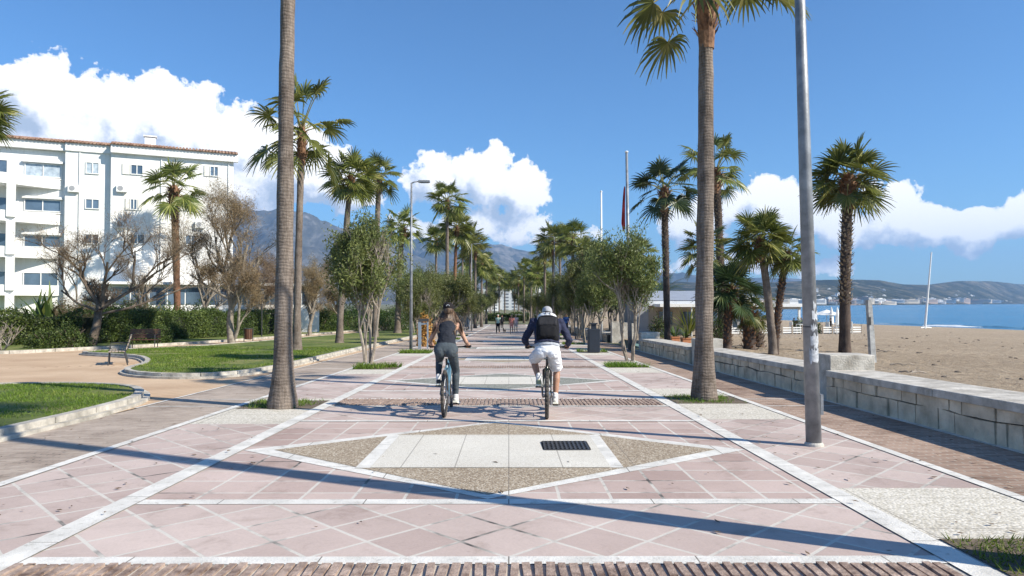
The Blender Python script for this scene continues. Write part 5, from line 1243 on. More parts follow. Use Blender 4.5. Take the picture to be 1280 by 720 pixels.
for px, lab in ((1040, 'folded white parasol just left of its twin near the lone beach palm'), (1047.5, 'folded white parasol touching the trunk of the lone beach palm'), (891, 'folded white parasol behind the nearest right palm trunk')):
    p = bp(px, 56); parasol((p.x, p.y, zd), lab, False, h=ztop(383.5 if px > 1000 else 372, 56) - zd)
# planters
for i, (px, Y, lab) in enumerate(((843.5, 40, 'left terracotta planter box with pale leafy plant behind the parapet'), (857, 39, 'right terracotta planter box with low green plants behind the parapet'))):
    p = bp(px, Y); t = thing('planter_box', tuple(p), lab, 'planter'); s_ = Y / F; hb = ztop(420.5 + i * 1.5, Y) - p.z
    m = MB(); m.box((0, 0, hb / 2), (10 * s_, .5, hb)); m.box((0, 0, hb - .04), (10.8 * s_, .55, .08)); m.build('box', M_terra, t)
    strap_plant((p.x, p.y, p.z + hb), 18, .75 if i == 0 else .5, ('pale leafy plant growing in the left terracotta planter', 'low green plant growing in the right terracotta planter')[i], i + 50, M_hedge, .05)
p = bp(861, 43); strap_plant((p.x, p.y, p.z + .4), 46, 2.0, 'yellow-green palm-like potted plant left of the nearest right trunk', 61, leafmat('areca', (0.10, 0.14, 0.02), (0.22, 0.26, 0.05), (0.4, 0.4, 0.1), 1, .5, .3), .045)
for i, (px, Y) in enumerate(((823, 46), (897, 47), (1019, 56), (1000, 56))):
    p = bp(px, Y); shrub((p.x, p.y, p.z), .6, 1.4, ('potted green bush beside the restaurant awning post', 'green bush between the trunks before the terrace', 'green terrace bush just right of the tall lamp post', 'green terrace bush just left of the tall lamp post')[i], 130 + i, M_shrub, 1200, .13, .06)
rgf = random.Random(77); m = MB()
for i in range(260):
    x = 7.6 + 40 * rgf.random() ** 1.3; y = 9 + 70 * rgf.random(); s_ = rgf.uniform(.02, .07) * (1 + y / 60); z = zbeach(x, y) if y < 130 else bz(x, y)
    m.ball((x, y, z + s_ * .1), (s_ * rgf.uniform(.6, 1.6), s_ * rgf.uniform(.6, 1.4), s_ * .45), 6, 4)
tag(m.build('beach_litter', simple('dry_weed', (0.09, 0.065, 0.045), .95, .5, 20, .5, 30, c2=(0.30, 0.25, 0.19)), None, True), kind='stuff')
# post and odds on the sand
p = bp(1091.5, 26.5); t = thing('beach_post', tuple(p), 'square white-grey post standing on the sand behind the nearest pier', 'post'); H_ = ztop(375, 26.5) - p.z
m = MB(); m.add([(-.1, -.1, -.2), (.1, -.1, -.2), (.1, .1, -.2), (-.1, .1, -.2), (-.22, -.1, H_), (-.07, -.1, H_), (-.07, .1, H_), (-.22, .1, H_)], [(3, 2, 1, 0), (4, 5, 6, 7), (0, 1, 5, 4), (1, 2, 6, 5), (2, 3, 7, 6), (3, 0, 4, 7)]); m.build('post', simple('weathered_white', (.36, .36, .35), .8, .25, 6, .3, 30, c2=(.56, .56, .54)), t)
m = MB(); m.box((-.17, -.12, H_ - .8), (.08, .03, .3)); m.build('bracket', M_dark, t)
p = bp(1157, 140); t = thing('leaning_mast', tuple(p), 'thin white mast leaning right, standing at the waterline', 'mast'); H_ = ztop(315, 140) - p.z; lx = 9.5 / F * 140
m = MB(); m.tube([(0, 0, 0), (lx, 0, H_)], [.24, .12], 8); m.build('mast', M_wpaint, t); m = MB(); m.tube([(-1.2, -.6, .15), (0, 0, .3), (1.6, .5, .15)], .12, 6); m.build('foot', M_wpaint, t)
for i, (px, py) in enumerate(((1160.5, 420), (1190, 416), (1130, 457), (1140, 467), (1108, 440))):
    g = G(px, py, bz); m = MB(); rg = random.Random(i)
    for q in range(5): a_ = rg.uniform(0, 3.1); L = .22 if i < 2 else .45; m.tube([(rg.uniform(-.1, .1), 0, .03), (math.cos(a_) * L * .5, math.sin(a_) * L * .3, .08), (math.cos(a_) * L, math.sin(a_) * L, .03)], .02, 5)
    o = m.build('driftwood', M_woodg if i % 2 else M_bark); o.location = g + Vector((0, 0, -.01)); tag(o, ('small pale scrap lying on the sand below the leaning mast', 'small dark scrap on the open sand right of the leaning mast', 'twist of dry sticks on the sand above the nearest parapet', 'larger twist of dry sticks nearest the parapet cap', 'dry twig heap beside the foot of the beach post')[i], 'driftwood')

# ================================================================== PEOPLE
def seg(m, a, b, ra, rb, n=12):
    a, b = Vector(a), Vector(b); m.tube([a, a.lerp(b, .33), a.lerp(b, .66), b], [ra, ra + (rb - ra) * .33, ra + (rb - ra) * .66, rb], n); m.ball(a, ra, n, 8); m.ball(b, rb, n, 8)
def loftx(m, rows, n=20):
    """rows: (centre, half width in x, half depth along the row's own normal, tilt) stacked into one closed body"""
    b = len(m.v)
    for (c, rx, ry, tilt) in rows:
        c = Vector(c)
        for j in range(n):
            t = 2 * math.pi * j / n; q = Vector((rx * math.cos(t), ry * math.sin(t) * math.cos(tilt), -ry * math.sin(t) * math.sin(tilt))); m.v.append(tuple(c + q))
    for i in range(len(rows) - 1):
        for j in range(n): m.f.append((b + i * n + j, b + i * n + (j + 1) % n, b + (i + 1) * n + (j + 1) % n, b + (i + 1) * n + j))
    m.f.append(tuple(b + j for j in reversed(range(n)))); m.f.append(tuple(b + (len(rows) - 1) * n + j for j in range(n)))
WR = {'navy_hoodie': .012, 'white_shorts': .012, 'charcoal_tank': .006, 'grey_cotton': .008, 'slate_leggings': .003}
def fuse(m, name, vox, mat_, parent, smooth=1):
    me = m.mesh(name); o = bpy.data.objects.new(name, me); col.objects.link(o)
    r_ = o.modifiers.new('r', 'REMESH'); r_.mode = 'VOXEL'; r_.voxel_size = vox
    s_ = o.modifiers.new('s', 'SMOOTH'); s_.iterations = smooth * 2; s_.factor = .5
    dg = bpy.context.evaluated_depsgraph_get(); dg.update(); me2 = bpy.data.meshes.new_from_object(o.evaluated_get(dg)); bpy.data.objects.remove(o)
    me2.name = name; me2.materials.clear()
    if mat_.name.split('_')[-1] in WR or mat_.name in WR:
        A_ = WR.get(mat_.name, .006)
        for v_ in me2.vertices:
            p_ = v_.co; q_ = fbm(p_.x * 9, p_.y * 9, p_.z * 20, 3); q2 = 1 - 2 * abs(fbm(p_.x * 6 + 4, p_.y * 6, p_.z * 13 + 7, 2)); v_.co = p_ + v_.normal * A_ * (q_ + .6 * q2 - .3)
    return finish(me2, name, mat_, parent, True)
def skinmat(name, c):
    h = mat(name); n = h.noise(h.tc.outputs['Object'], 9, 4); h.l(h.ramp(n, [(0.3, tuple(x * .85 for x in c)), (0.7, c)]), h.p.inputs['Base Color'])
    h.p.inputs['Roughness'].default_value = .5; h.p.inputs['Subsurface Weight'].default_value = .08; h.p.inputs['Subsurface Radius'].default_value = (.02, .008, .004); return h.m_
M_skin = skinmat('skin_tan', (0.48, 0.27, 0.18)); M_skin2 = skinmat('skin_tan_darker', (0.40, 0.22, 0.145))
def cloth(name, c, var=.2, b=.9, sc=7): return simple(name, c, .85, var, sc, b, 15, spec=.2)
def head(m, c, s, fwd, tilt=0.0):
    """head with brow, nose, lips, chin, ears; fwd is the facing direction"""
    c = Vector(c); f = Vector(fwd).normalized(); r = f.cross(Vector((0, 0, 1))).normalized(); u = r.cross(f).normalized()
    def P(x, y, z): return c + r * x * s + f * y * s + u * z * s
    Rm = Matrix((r, f, u)).transposed()
    m.ball(P(0, -.01, .03), (.076 * s, .096 * s, .10 * s), 16, 12, Rm); m.ball(P(0, .03, -.045), (.058 * s, .064 * s, .078 * s), 14, 10, Rm)
    m.ball(P(0, .062, -.095), (.028 * s, .026 * s, .022 * s), 10, 8, Rm); m.ball(P(0, .1, -.012), (.013 * s, .022 * s, .022 * s), 8, 6, Rm); m.ball(P(0, .092, .012), (.01 * s, .014 * s, .03 * s), 8, 6, Rm)
    m.ball(P(0, .082, -.055), (.026 * s, .014 * s, .008 * s), 8, 6, Rm); m.ball(P(0, .084, -.068), (.022 * s, .012 * s, .008 * s), 8, 6, Rm)
    for sx in (-1, 1): m.ball(P(sx * .078, -.01, -.01), (.012 * s, .022 * s, .034 * s), 8, 6, Rm); m.ball(P(sx * .03, .082, .045), (.024 * s, .012 * s, .008 * s), 8, 6, Rm)
    return P, Rm
def eyes(P, Rm, s, parent):
    m = MB(); [m.ball(P(sx * .031, .084, .016), .011 * s, 8, 6) for sx in (-1, 1)]; m.build('eyes', M_dark, parent, True)
def hand_grip(m, wrist, c, sx, s=1.0):
    """palm on top of a bar running along x through c, four fingers curled round it, thumb beneath; sx=+1 right"""
    w = Vector(wrist); c = Vector(c); k = c + Vector((0, .012, .03)) * s
    m.tube([w, w.lerp(k, .45), k], [.027 * s, .034 * s, .036 * s], 10); m.ball(c + Vector((0, -.012, .026)) * s, (.043 * s, .042 * s, .018 * s), 12, 8)
    for i in range(4):
        x = c.x + sx * (-.030 + .020 * i) * s; l = (1.0, 1.08, 1.02, .85)[i]; ang0 = R(70)
        pts = [Vector((x, c.y - .005, c.z + .030 * s))]
        for q, a in enumerate((45, -5, -60, -110)): pts.append(Vector((x, c.y + .031 * s * math.cos(R(a)) * (1 if q else 1) , c.z + .030 * s * math.sin(R(a)) * l)))
        m.tube(pts, [.0098 * s, .0095 * s, .009 * s, .0085 * s, .0075 * s], 8); m.ball(pts[-1], .0078 * s, 6, 5)
    x = c.x - sx * .042 * s; m.tube([w.lerp(c, .72) + Vector((-sx * .02, 0, .0)), (x, c.y + .0, c.z + .012 * s), (x + sx * .004, c.y + .026 * s, c.z - .014 * s), (x + sx * .018, c.y + .026 * s, c.z - .026 * s)], [.014 * s, .012 * s, .0105 * s, .009 * s], 8)
def shoe(loc, parent, mat_u, mat_s, s=1.0, pitch=0.0, yaw=0.0, sock=None):
    Mx = Matrix.Translation(loc) @ Matrix.Rotation(yaw, 4, 'Z') @ Matrix.Rotation(pitch, 4, 'X')
    m = MB(); n = 14; rows = [(-.085, .030, .05), (-.06, .040, .085), (0.0, .041, .09), (.06, .043, .062), (.12, .047, .048), (.165, .040, .038), (.19, .02, .024)]
    vs = []; 
    for (y, rx, hz) in rows:
        for j in range(n): t = 2 * math.pi * j / n; vs.append(Mx @ Vector((rx * s * math.cos(t), y * s, (hz / 2 + hz / 2 * math.sin(t)) * s + .018)))
    fs = [(i * n + j, i * n + (j + 1) % n, (i + 1) * n + (j + 1) % n, (i + 1) * n + j) for i in range(len(rows) - 1) for j in range(n)] + [tuple(reversed(range(n))), tuple(range((len(rows) - 1) * n, len(rows) * n))]
    m.add(vs, fs); o = m.build('shoe', mat_u, parent, True)
    m = MB(); pl = [(-.035, -.09), (.035, -.09), (.043, 0), (.047, .1), (.04, .17), (0, .2), (-.04, .17), (-.047, .1), (-.043, 0)]; vs = [Mx @ Vector((x * s, y * s, z)) for z in (0, .026) for x, y in pl]; k = len(pl)
    m.add(vs, [tuple(reversed(range(k))), tuple(range(k, 2 * k))] + [(i, (i + 1) % k, k + (i + 1) % k, k + i) for i in range(k)]); m.build('sole', mat_s, o)
    return o

# ---- bicycles
M_tyre = simple('tyre_rubber', (0.035, 0.032, 0.03), .85, .35, 12, .5, 60, c2=(0.085, 0.075, 0.065)); M_alloy = simple('alloy', (0.35, 0.36, 0.38), .35, .1, 5, metal=.9); M_black = simple('black_plastic', (0.018, 0.018, 0.02), .5, .1, 5)
def bicycle(loc, rz, frame_mat, fork_mat, lab, tyre_r=.026, sp=1.0):
    t = thing('bicycle', loc, lab, 'bicycle', None, rz); Rw = .36; WB = 1.08; hub = Vector((0, 0, Rw)); fh = Vector((0, WB, Rw)); bb = Vector((0, .43, .29)); seat = Vector((0, .235, .93)); hd = Vector((0, .83, .90)); hl = Vector((0, .875, .73))
    m = MB()
    m.tube([bb, Vector((0, .28, .78))], .019, 10); m.tube([Vector((0, .30, .73)), hd], .021, 10); m.tube([bb, hl], .027, 10); m.tube([hl - Vector((0, -.012, .03)), hd + Vector((0, -.01, .03))], .026, 12)
    for sx in (-1, 1): m.tube([bb + Vector((sx * .03, -.02, 0)), Vector((sx * .062, .12, .31)), hub + Vector((sx * .068, 0, 0))], .011, 8); m.tube([Vector((sx * .02, .285, .74)), Vector((sx * .055, .12, .53)), hub + Vector((sx * .068, 0, 0))], .0095, 8)
    m.ball(bb, (.045, .04, .04)); m.build('frame', frame_mat, t, True)
    m = MB(); cr = hl + Vector((0, .01, -.05))
    for sx in (-1, 1): m.tube([cr + Vector((sx * .02, 0, 0)), cr + Vector((sx * .062, .012, -.03)), fh + Vector((sx * .062, 0, 0))], [.02, .02, .014], 8)
    m.build('fork', fork_mat, t, True)
    m = MB(); m.tube([Vector((0, .275, .78)), seat - Vector((0, 0, .05))], .0145, 8); m.build('seatpost', M_black, t)
    m = MB(); loftx(m, [(seat + Vector((0, 0, -.02)), .02, .03, 0), (seat + Vector((0, .0, .0)), .075, .12, 0), (seat + Vector((0, 0, .035)), .068, .115, 0), (seat + Vector((0, 0, .045)), .04, .08, 0)]); m.tube([seat + Vector((0, .05, .01)), seat + Vector((0, .17, .02))], [.03, .018], 8); m.build('saddle', M_black, t, True)
    for w_i, c in enumerate((hub, fh)):
        m = MB(); n = 40; m.tube([c + Vector((0, (Rw - tyre_r) * math.cos(2 * math.pi * i / n), (Rw - tyre_r) * math.sin(2 * math.pi * i / n))) for i in range(n)], tyre_r, 10, closed=True)
        for i in range(64):
            a = 2 * math.pi * i / 64; m.box(c + Vector(((i % 2 - .5) * .022, (Rw - .001) * math.cos(a), (Rw - .001) * math.sin(a))), (.018, .014, .008), M=Matrix.Rotation(a - math.pi / 2, 4, 'X'))
        w_ = m.build('wheel', M_tyre, t, True)
        m = MB(); m.tube([c + Vector((0, (Rw - 2 * tyre_r - .004) * math.cos(2 * math.pi * i / n), (Rw - 2 * tyre_r - .004) * math.sin(2 * math.pi * i / n))) for i in range(n)], .013, 8, closed=True); m.build('rim', M_black, w_, True)
        m = MB()
        for i in range(28):
            a = 2 * math.pi * i / 28; sx = .03 if i % 2 else -.03; a2 = a + (.28 if (i // 2) % 2 else -.28)
            m.tube([c + Vector((sx, .025 * math.cos(a2), .025 * math.sin(a2))), c + Vector((0, (Rw - 2 * tyre_r - .01) * math.cos(a), (Rw - 2 * tyre_r - .01) * math.sin(a)))], .0016, 4)
        m.build('spokes', M_alloy, w_)
        m = MB(); m.tube([c + Vector((-.065, 0, 0)), c + Vector((.065, 0, 0))], .017, 10); m.tube([c + Vector((-.05, 0, 0)), c + Vector((-.048, 0, 0))], .085, 20); m.build('hub', M_alloy, w_)
    m = MB(); gp_ = Vector((0, .80, 1.03)); m.tube([hd + Vector((0, -.01, .03)), hd + Vector((0, -.02, .09)), gp_], .016, 8); m.tube([gp_ + Vector((-.34, -.03, .015)), gp_ + Vector((-.12, .0, 0)), gp_ + Vector((.12, 0, 0)), gp_ + Vector((.34, -.03, .015))], .0135, 10); hb = m.build('handlebar', M_black, t, True)
    for sx in (-1, 1):
        m = MB(); m.tube([gp_ + Vector((sx * .24, -.015, .010)), gp_ + Vector((sx * .355, -.031, .016))], .017, 10); m.build('grip', M_black, hb)
        m = MB(); m.tube([gp_ + Vector((sx * .22, .0, .0)), gp_ + Vector((sx * .26, .04, -.01)), gp_ + Vector((sx * .34, .05, -.02))], .006, 6); m.build('brake_lever', M_black, hb)
    m = MB(); a = R(-62); cr = .172; pr = bb + Vector((.085, cr * math.cos(a), cr * math.sin(a))); pl = bb - Vector((.085, cr * math.cos(a), cr * math.sin(a)))
    m.tube([bb + Vector((-.07, 0, 0)), bb + Vector((.07, 0, 0))], .02, 10); m.tube([bb + Vector((.075, 0, 0)), pr], .011, 8); m.tube([bb + Vector((-.075, 0, 0)), pl], .011, 8); m.build('crank', M_alloy, t)
    m = MB(); m.tube([bb + Vector((.05, 0, 0)), bb + Vector((.054, 0, 0))], .085, 24); m.build('chainring', M_black, t)
    m = MB(); m.tube([hub + Vector((.03, 0, 0)), hub + Vector((.055, 0, 0))], [.07, .03], 18); m.tube([hub + Vector((.06, .02, -.04)), hub + Vector((.065, .03, -.15))], .02, 8); m.build('cassette', M_alloy, t)
    m = MB(); m.tube([hub + Vector((.05, 0, .055)), bb + Vector((.052, 0, .085))], .006, 5); m.tube([hub + Vector((.062, .03, -.15)), bb + Vector((.052, 0, -.085))], .006, 5); m.build('chain', M_black, t)
    for p, sx in ((pr, 1), (pl, -1)): m = MB(); m.box(p + Vector((sx * .05, 0, 0)), (.09, .09, .018)); m.build('pedal', M_black, t)
    return t, {'gp': gp_, 'pr': pr, 'pl': pl, 'seat': seat}

M_bluef = simple('pale_blue_frame', (0.10, 0.20, 0.27), .3, .05, 5, coat=.5); M_whitef = simple('white_fork', (0.7, 0.72, 0.75), .35, .05, 5); M_blackf = simple('black_green_frame', (0.02, 0.028, 0.02), .35, .1, 5, coat=.4)
M_legg = cloth('slate_leggings', (0.062, 0.076, 0.088)); M_tank = cloth('charcoal_tank', (0.022, 0.025, 0.034)); M_hoodie = cloth('navy_hoodie', (0.030, 0.034, 0.065)); M_shorts = cloth('white_shorts', (0.70, 0.71, 0.74), .05); M_gtee = cloth('grey_cotton', (0.36, 0.38, 0.42), .1)
M_bag = cloth('black_nylon', (0.010, 0.010, 0.012), .2); M_bag2 = cloth('charcoal_nylon', (0.028, 0.028, 0.032), .2); M_cap = cloth('black_cap', (0.018, 0.015, 0.016), .2); M_wcap = cloth('pale_cap', (0.36, 0.37, 0.39), .08); M_strap = cloth('pale_strap', (0.62, 0.64, 0.68), .06); M_sock = cloth('white_sock', (0.7, 0.7, 0.7), .05)
M_shw = simple('white_shoe', (0.72, 0.71, 0.66), .6, .1, 15); M_shk = simple('dark_shoe', (0.04, 0.04, 0.042), .7, .2, 15); M_shy = simple('grey_yellow_shoe', (0.30, 0.32, 0.20), .7, .3, 15); M_sole = simple('pale_sole', (0.72, 0.72, 0.62), .6, .05, 5)
h = mat('long_hair'); mp = h.n('ShaderNodeMapping'); h.l(h.tc.outputs['Object'], mp.inputs[0]); mp.inputs['Scale'].default_value = (1, 1, .06); st = h.noise(mp.outputs[0], 70, 4, .7)
h.l(h.ramp(st, [(0.35, (0.025, 0.014, 0.008)), (0.54, (0.08, 0.045, 0.025)), (0.70, (0.36, 0.25, 0.15))]), h.p.inputs['Base Color']); h.p.inputs['Roughness'].default_value = .5; M_hair = MATS['long_hair']
M_hairk = simple('dark_hair', (0.03, 0.02, 0.015), .6, .3, 9)

def two_bone(a, b, l1, l2, hint):
    a, b, hint = Vector(a), Vector(b), Vector(hint); d = b - a; L = min(d.length, (l1 + l2) * .999); u = d.normalized(); x = (l1 * l1 - l2 * l2 + L * L) / (2 * L); hgt = math.sqrt(max(0, l1 * l1 - x * x)); s = (hint - u * hint.dot(u)).normalized(); return a + u * x + s * hgt

# woman on the pale blue bicycle
gy = G(556, 521); gw = Vector((gy.x, gy.y, gy.z))
bt_, J = bicycle(tuple(gw), R(-1), M_bluef, M_whitef, 'pale blue bicycle ridden by the long haired cyclist on the left')
t = thing('person', tuple(gw), 'cyclist from behind with long streaked hair, black cap, sleeveless top and slate leggings', 'person', None, R(-1)); s = 1.0
pel = Vector((0, .20, 1.02)); neck = Vector((0, .50, 1.455)); hc = Vector((0, .575, 1.62)); shL, shR = Vector((-.165, .47, 1.395)), Vector((.165, .47, 1.395))
hpL, hpR = Vector((-.09, .235, .99)), Vector((.09, .235, .99)); gL, gR = J['gp'] + Vector((-.30, -.022, .014)), J['gp'] + Vector((.30, -.022, .014)); wL, wR = gL + Vector((0, -.065, .035)), gR + Vector((0, -.065, .035))
elL = two_bone(shL, wL, .29, .25, (-.5, -.2, -1)); elR = two_bone(shR, wR, .29, .25, (.5, -.2, -1))
sR, sL_ = J['pr'] + Vector((.045, .02, .012)), J['pl'] + Vector((-.045, .02, .012)); anR, anL = sR + Vector((0, -.06, .10)), sL_ + Vector((0, -.055, .115)); knR = two_bone(hpR, anR, .43, .41, (.12, 1, .2)); knL = two_bone(hpL, anL, .43, .41, (-.12, 1, .2))
def torso(m, g, w=1.0, kind='f'):
    rows_f = [((0, .20, .93), .13, .10, .1), ((0, .19, .97), .178, .135, .2), ((0, .20, 1.03), .185, .135, .35), ((0, .25, 1.12), .145, .105, .5), ((0, .29, 1.19), .128, .095, .55), ((0, .37, 1.29), .150, .105, .6), ((0, .44, 1.38), .168, .10, .6), ((0, .48, 1.425), .13, .075, .6), ((0, .50, 1.45), .06, .055, .5)]
    rows_m = [((0, .20, .93), .13, .11, .1), ((0, .19, .98), .175, .135, .2), ((0, .21, 1.05), .178, .13, .35), ((0, .26, 1.14), .165, .12, .5), ((0, .32, 1.23), .178, .12, .6), ((0, .41, 1.34), .205, .125, .65), ((0, .49, 1.43), .205, .115, .65), ((0, .53, 1.475), .15, .085, .6), ((0, .56, 1.50), .065, .06, .5)]
    loftx(m, [(c, rx + g, ry + g, ti) for c, rx, ry, ti in (rows_f if kind == 'f' else rows_m)])
m = MB(); torso(m, 0); seg(m, shL, elL, .042, .033); seg(m, elL, wL, .034, .024); seg(m, shR, elR, .042, .033); seg(m, elR, wR, .034, .024); m.ball(shL, .05); m.ball(shR, .05)
for a, b, c in ((hpL, knL, anL), (hpR, knR, anR)): seg(m, a, b, .082, .054); seg(m, b, c, .055, .034)
m.tube([neck + Vector((0, -.02, -.04)), hc + Vector((0, -.02, -.06))], [.055, .048], 12); P, Rm = head(m, hc, 1.0, (0, 1, -.1)); hand_grip(m, wL, gL, -1, .95); hand_grip(m, wR, gR, 1, .95)
seg(m, anL, anL + Vector((0, .03, -.06)), .034, .036); seg(m, anR, anR + Vector((0, .03, -.06)), .034, .036)
body = fuse(m, 'body', .0075, M_skin, t); eyes(P, Rm, 1.0, t)
m = MB(); seg(m, hpL, knL, .093, .062); seg(m, hpR, knR, .093, .062)
for k_, a_ in ((knL, anL), (knR, anR)): mid = k_.lerp(a_, .3) + Vector((0, -.018, 0)); seg(m, k_, mid, .062, .058); seg(m, mid, k_.lerp(a_, .93), .058, .040)
loftx(m, [((0, .19, .95), .15, .13, .1), ((0, .18, .99), .19, .148, .2), ((0, .19, 1.04), .195, .145, .35), ((0, .24, 1.10), .160, .118, .5), ((0, .255, 1.125), .152, .112, .5)])
for sx in (-1, 1): m.ball((sx * .082, .125, 1.0), (.098, .10, .105), 14, 10)
fuse(m, 'leggings', .009, M_legg, t)
m = MB(); loftx(m, [((0, .225, 1.085), .163, .122, .45), ((0, .25, 1.12), .155, .116, .5), ((0, .29, 1.19), .139, .106, .55), ((0, .37, 1.29), .159, .116, .6), ((0, .44, 1.375), .160, .112, .6), ((0, .475, 1.42), .118, .09, .6), ((0, .49, 1.445), .085, .072, .5)]); fuse(m, 'sleeveless_top', .008, M_tank, t)
# hair: cap of hair and separate long locks falling over the back
m = MB(); m.ball(P(0, -.02, .02), (.088, .102, .108), 16, 12, Rm); rg = random.Random(9)
for i in range(46):
    u = -1 + 2 * (i + .5) / 46; x0_ = u * .075; x1_ = u * .125 + rg.uniform(-.02, .02); zl = 1.17 + .10 * u * u + rg.uniform(-.03, .08); yb = .36
    m.tube([P(x0_, -.06 + .03 * u * u, .02), (x0_ * 1.25, .475 + .03 * u * u, 1.52), (x1_ * 1.0, .395 + .04 * u * u, 1.43), (x1_ * 1.05, .285 + .04 * abs(u) + .0, 1.32), (x1_ + rg.uniform(-.02, .02), .20 + .07 * abs(u) + rg.uniform(-.01, .01), zl)], [.014, .017, .017, .014, .004], 6)
for sx in (-1, 1):
    for i in range(5): m.tube([P(sx * .085, -.01, .0), (sx * (.12 + .01 * i), .52, 1.50), (sx * (.165 + .015 * i), .46 - .01 * i, 1.42), (sx * (.20 + .012 * i), .42, 1.33 - .02 * i)], [.012, .014, .011, .003], 6)
m.build('hair', M_hair, t, True)
m = MB(); m.ball(P(0, -.012, .062), (.094, .112, .088), 18, 10, Rm); m.tube([P(0, .09, .07), P(0, .17, .055)], [.075, .05], 12); o = fuse(m, 'cap', .008, M_cap, t)
m = MB(); m.tube([P(.025 * math.cos(a_), -.122, .075 + .022 * math.sin(a_)) for a_ in [i * math.pi / 6 for i in range(7)]], .006, 6); m.build('cap_strap', M_gtee, t)
for an_, so, mt, sk_ in ((anR, sR, M_shw, 0), (anL, sL_, M_shk, 1)):
    m = MB(); seg(m, an_ + Vector((0, -.005, .03)), an_ + Vector((0, .005, -.055)), .040, .043); m.build('sock', M_sock, t, True)
    shoe(so + Vector((0, -.045, .0)), t, mt, M_sole, .95, pitch=R(-8) if sk_ else R(-14), yaw=R(-6) if not sk_ else R(6))

# man on the dark bicycle
gm = G(683.5, 523); 
bt_, J = bicycle(tuple(gm), R(-3.5), M_blackf, M_black, 'dark mountain bicycle ridden by the cyclist with the backpack', tyre_r=.031)
t = thing('person', tuple(gm), 'cyclist seen from behind in navy hoodie and white shorts, carrying a black backpack', 'person', None, R(-3.5))
hc = Vector((0, .68, 1.565)); neck = Vector((0, .56, 1.49)); shL, shR = Vector((-.205, .50, 1.44)), Vector((.205, .50, 1.44)); hpL, hpR = Vector((-.10, .24, .99)), Vector((.10, .24, .99))
gL, gR = J['gp'] + Vector((-.325, -.024, .014)), J['gp'] + Vector((.325, -.024, .014)); wL, wR = gL + Vector((-.01, -.07, .04)), gR + Vector((.01, -.07, .04)); elL = two_bone(shL, wL, .31, .27, (-.55, -.2, -1)); elR = two_bone(shR, wR, .31, .27, (.55, -.2, -1))
sR, sL_ = J['pr'] + Vector((.045, .02, .012)), J['pl'] + Vector((-.045, .02, .012)); anR, anL = sR + Vector((0, -.06, .105)), sL_ + Vector((0, -.055, .115)); knR = two_bone(hpR, anR, .44, .43, (.2, 1, .2)); knL = two_bone(hpL, anL, .44, .43, (-.28, 1, .2))
m = MB(); torso(m, -.012, kind='m'); seg(m, shL, elL, .05, .04); seg(m, elL, wL, .04, .028); seg(m, shR, elR, .05, .04); seg(m, elR, wR, .04, .028)
for a, b, c in ((hpL, knL, anL), (hpR, knR, anR)):
    seg(m, a, b, .085, .058); mid = b.lerp(c, .3) + Vector((0, -.02, 0)); seg(m, b, mid, .056, .058); seg(m, mid, c, .058, .036)
m.tube([neck + Vector((0, -.03, -.04)), hc + Vector((0, -.03, -.05))], [.062, .056], 12); P, Rm = head(m, hc, 1.0, (0, 1, -.35)); hand_grip(m, wL, gL, -1, 1.05); hand_grip(m, wR, gR, 1, 1.05)
seg(m, anL, anL + Vector((0, .03, -.06)), .036, .038); seg(m, anR, anR + Vector((0, .03, -.06)), .036, .038); fuse(m, 'body', .008, M_skin2, t); eyes(P, Rm, 1.05, t)
m = MB(); loftx(m, [((0, .19, .95), .155, .14, .1), ((0, .18, .99), .19, .155, .2), ((0, .19, 1.05), .195, .15, .35), ((0, .25, 1.11), .178, .13, .5)])
for sx in (-1, 1): m.ball((sx * .085, .13, 1.0), (.10, .10, .105), 14, 10)
m.tube([hpL, hpL.lerp(knL, .5), hpL.lerp(knL, .86)], [.108, .100, .098], 16); m.tube([hpR, hpR.lerp(knR, .5), hpR.lerp(knR, .84)], [.108, .102, .10], 16); m.ball(hpL, .108, 14, 8); m.ball(hpR, .108, 14, 8); fuse(m, 'shorts', .009, M_shorts, t, 2)
m = MB(); loftx(m, [((0, .195, 1.075), .20, .155, .3), ((0, .21, 1.10), .198, .15, .35), ((0, .24, 1.13), .19, .142, .4)]); fuse(m, 'tee_hem', .009, M_gtee, t)
m = MB(); loftx(m, [((0, .20, 1.115), .20, .155, .4), ((0, .25, 1.15), .192, .15, .5), ((0, .32, 1.235), .198, .145, .6), ((0, .41, 1.34), .22, .145, .65), ((0, .49, 1.43), .215, .13, .65), ((0, .53, 1.475), .16, .10, .6), ((0, .56, 1.495), .085, .075, .5)])
for sh_, el_, w_ in ((shL, elL, wL), (shR, elR, wR)): seg(m, sh_, el_, .072, .056); seg(m, el_, el_.lerp(w_, .96), .056, .040); m.ball(sh_, .078)
fuse(m, 'hoodie', .009, M_hoodie, t, 2)
m = MB()
for sh_, sx in ((shL, -1), (shR, 1)): m.tube([sh_ + Vector((-sx * .075, -.11, -.06)), sh_ + Vector((-sx * .085, -.02, .075)), sh_ + Vector((-sx * .09, .08, .055)), sh_ + Vector((-sx * .10, .09, -.08))], .036, 8)
m.build('backpack_straps', M_strap, t, True)
m = MB(); m.ball((0, .46, 1.53), (.155, .11, .07), 16, 10, Matrix.Rotation(R(-25), 3, 'X')); m.tube([(math.cos(a_) * .105, .52 + math.sin(a_) * .08, 1.515 - .02 * math.sin(a_)) for a_ in [i * 2 * math.pi / 14 for i in range(14)]], .034, 8, closed=True); fuse(m, 'hood', .01, M_strap, t, 2)
m = MB(); m.ball(P(0, -.015, .05), (.086, .106, .085), 18, 12, Rm); m.tube([P(0, .09, .06), P(0, .17, .04)], [.075, .05], 12); fuse(m, 'cap', .008, M_wcap, t)
m = MB(); m.ball(P(0, -.03, -.01), (.084, .095, .07), 14, 10, Rm); m.build('hair', M_hairk, t, True)
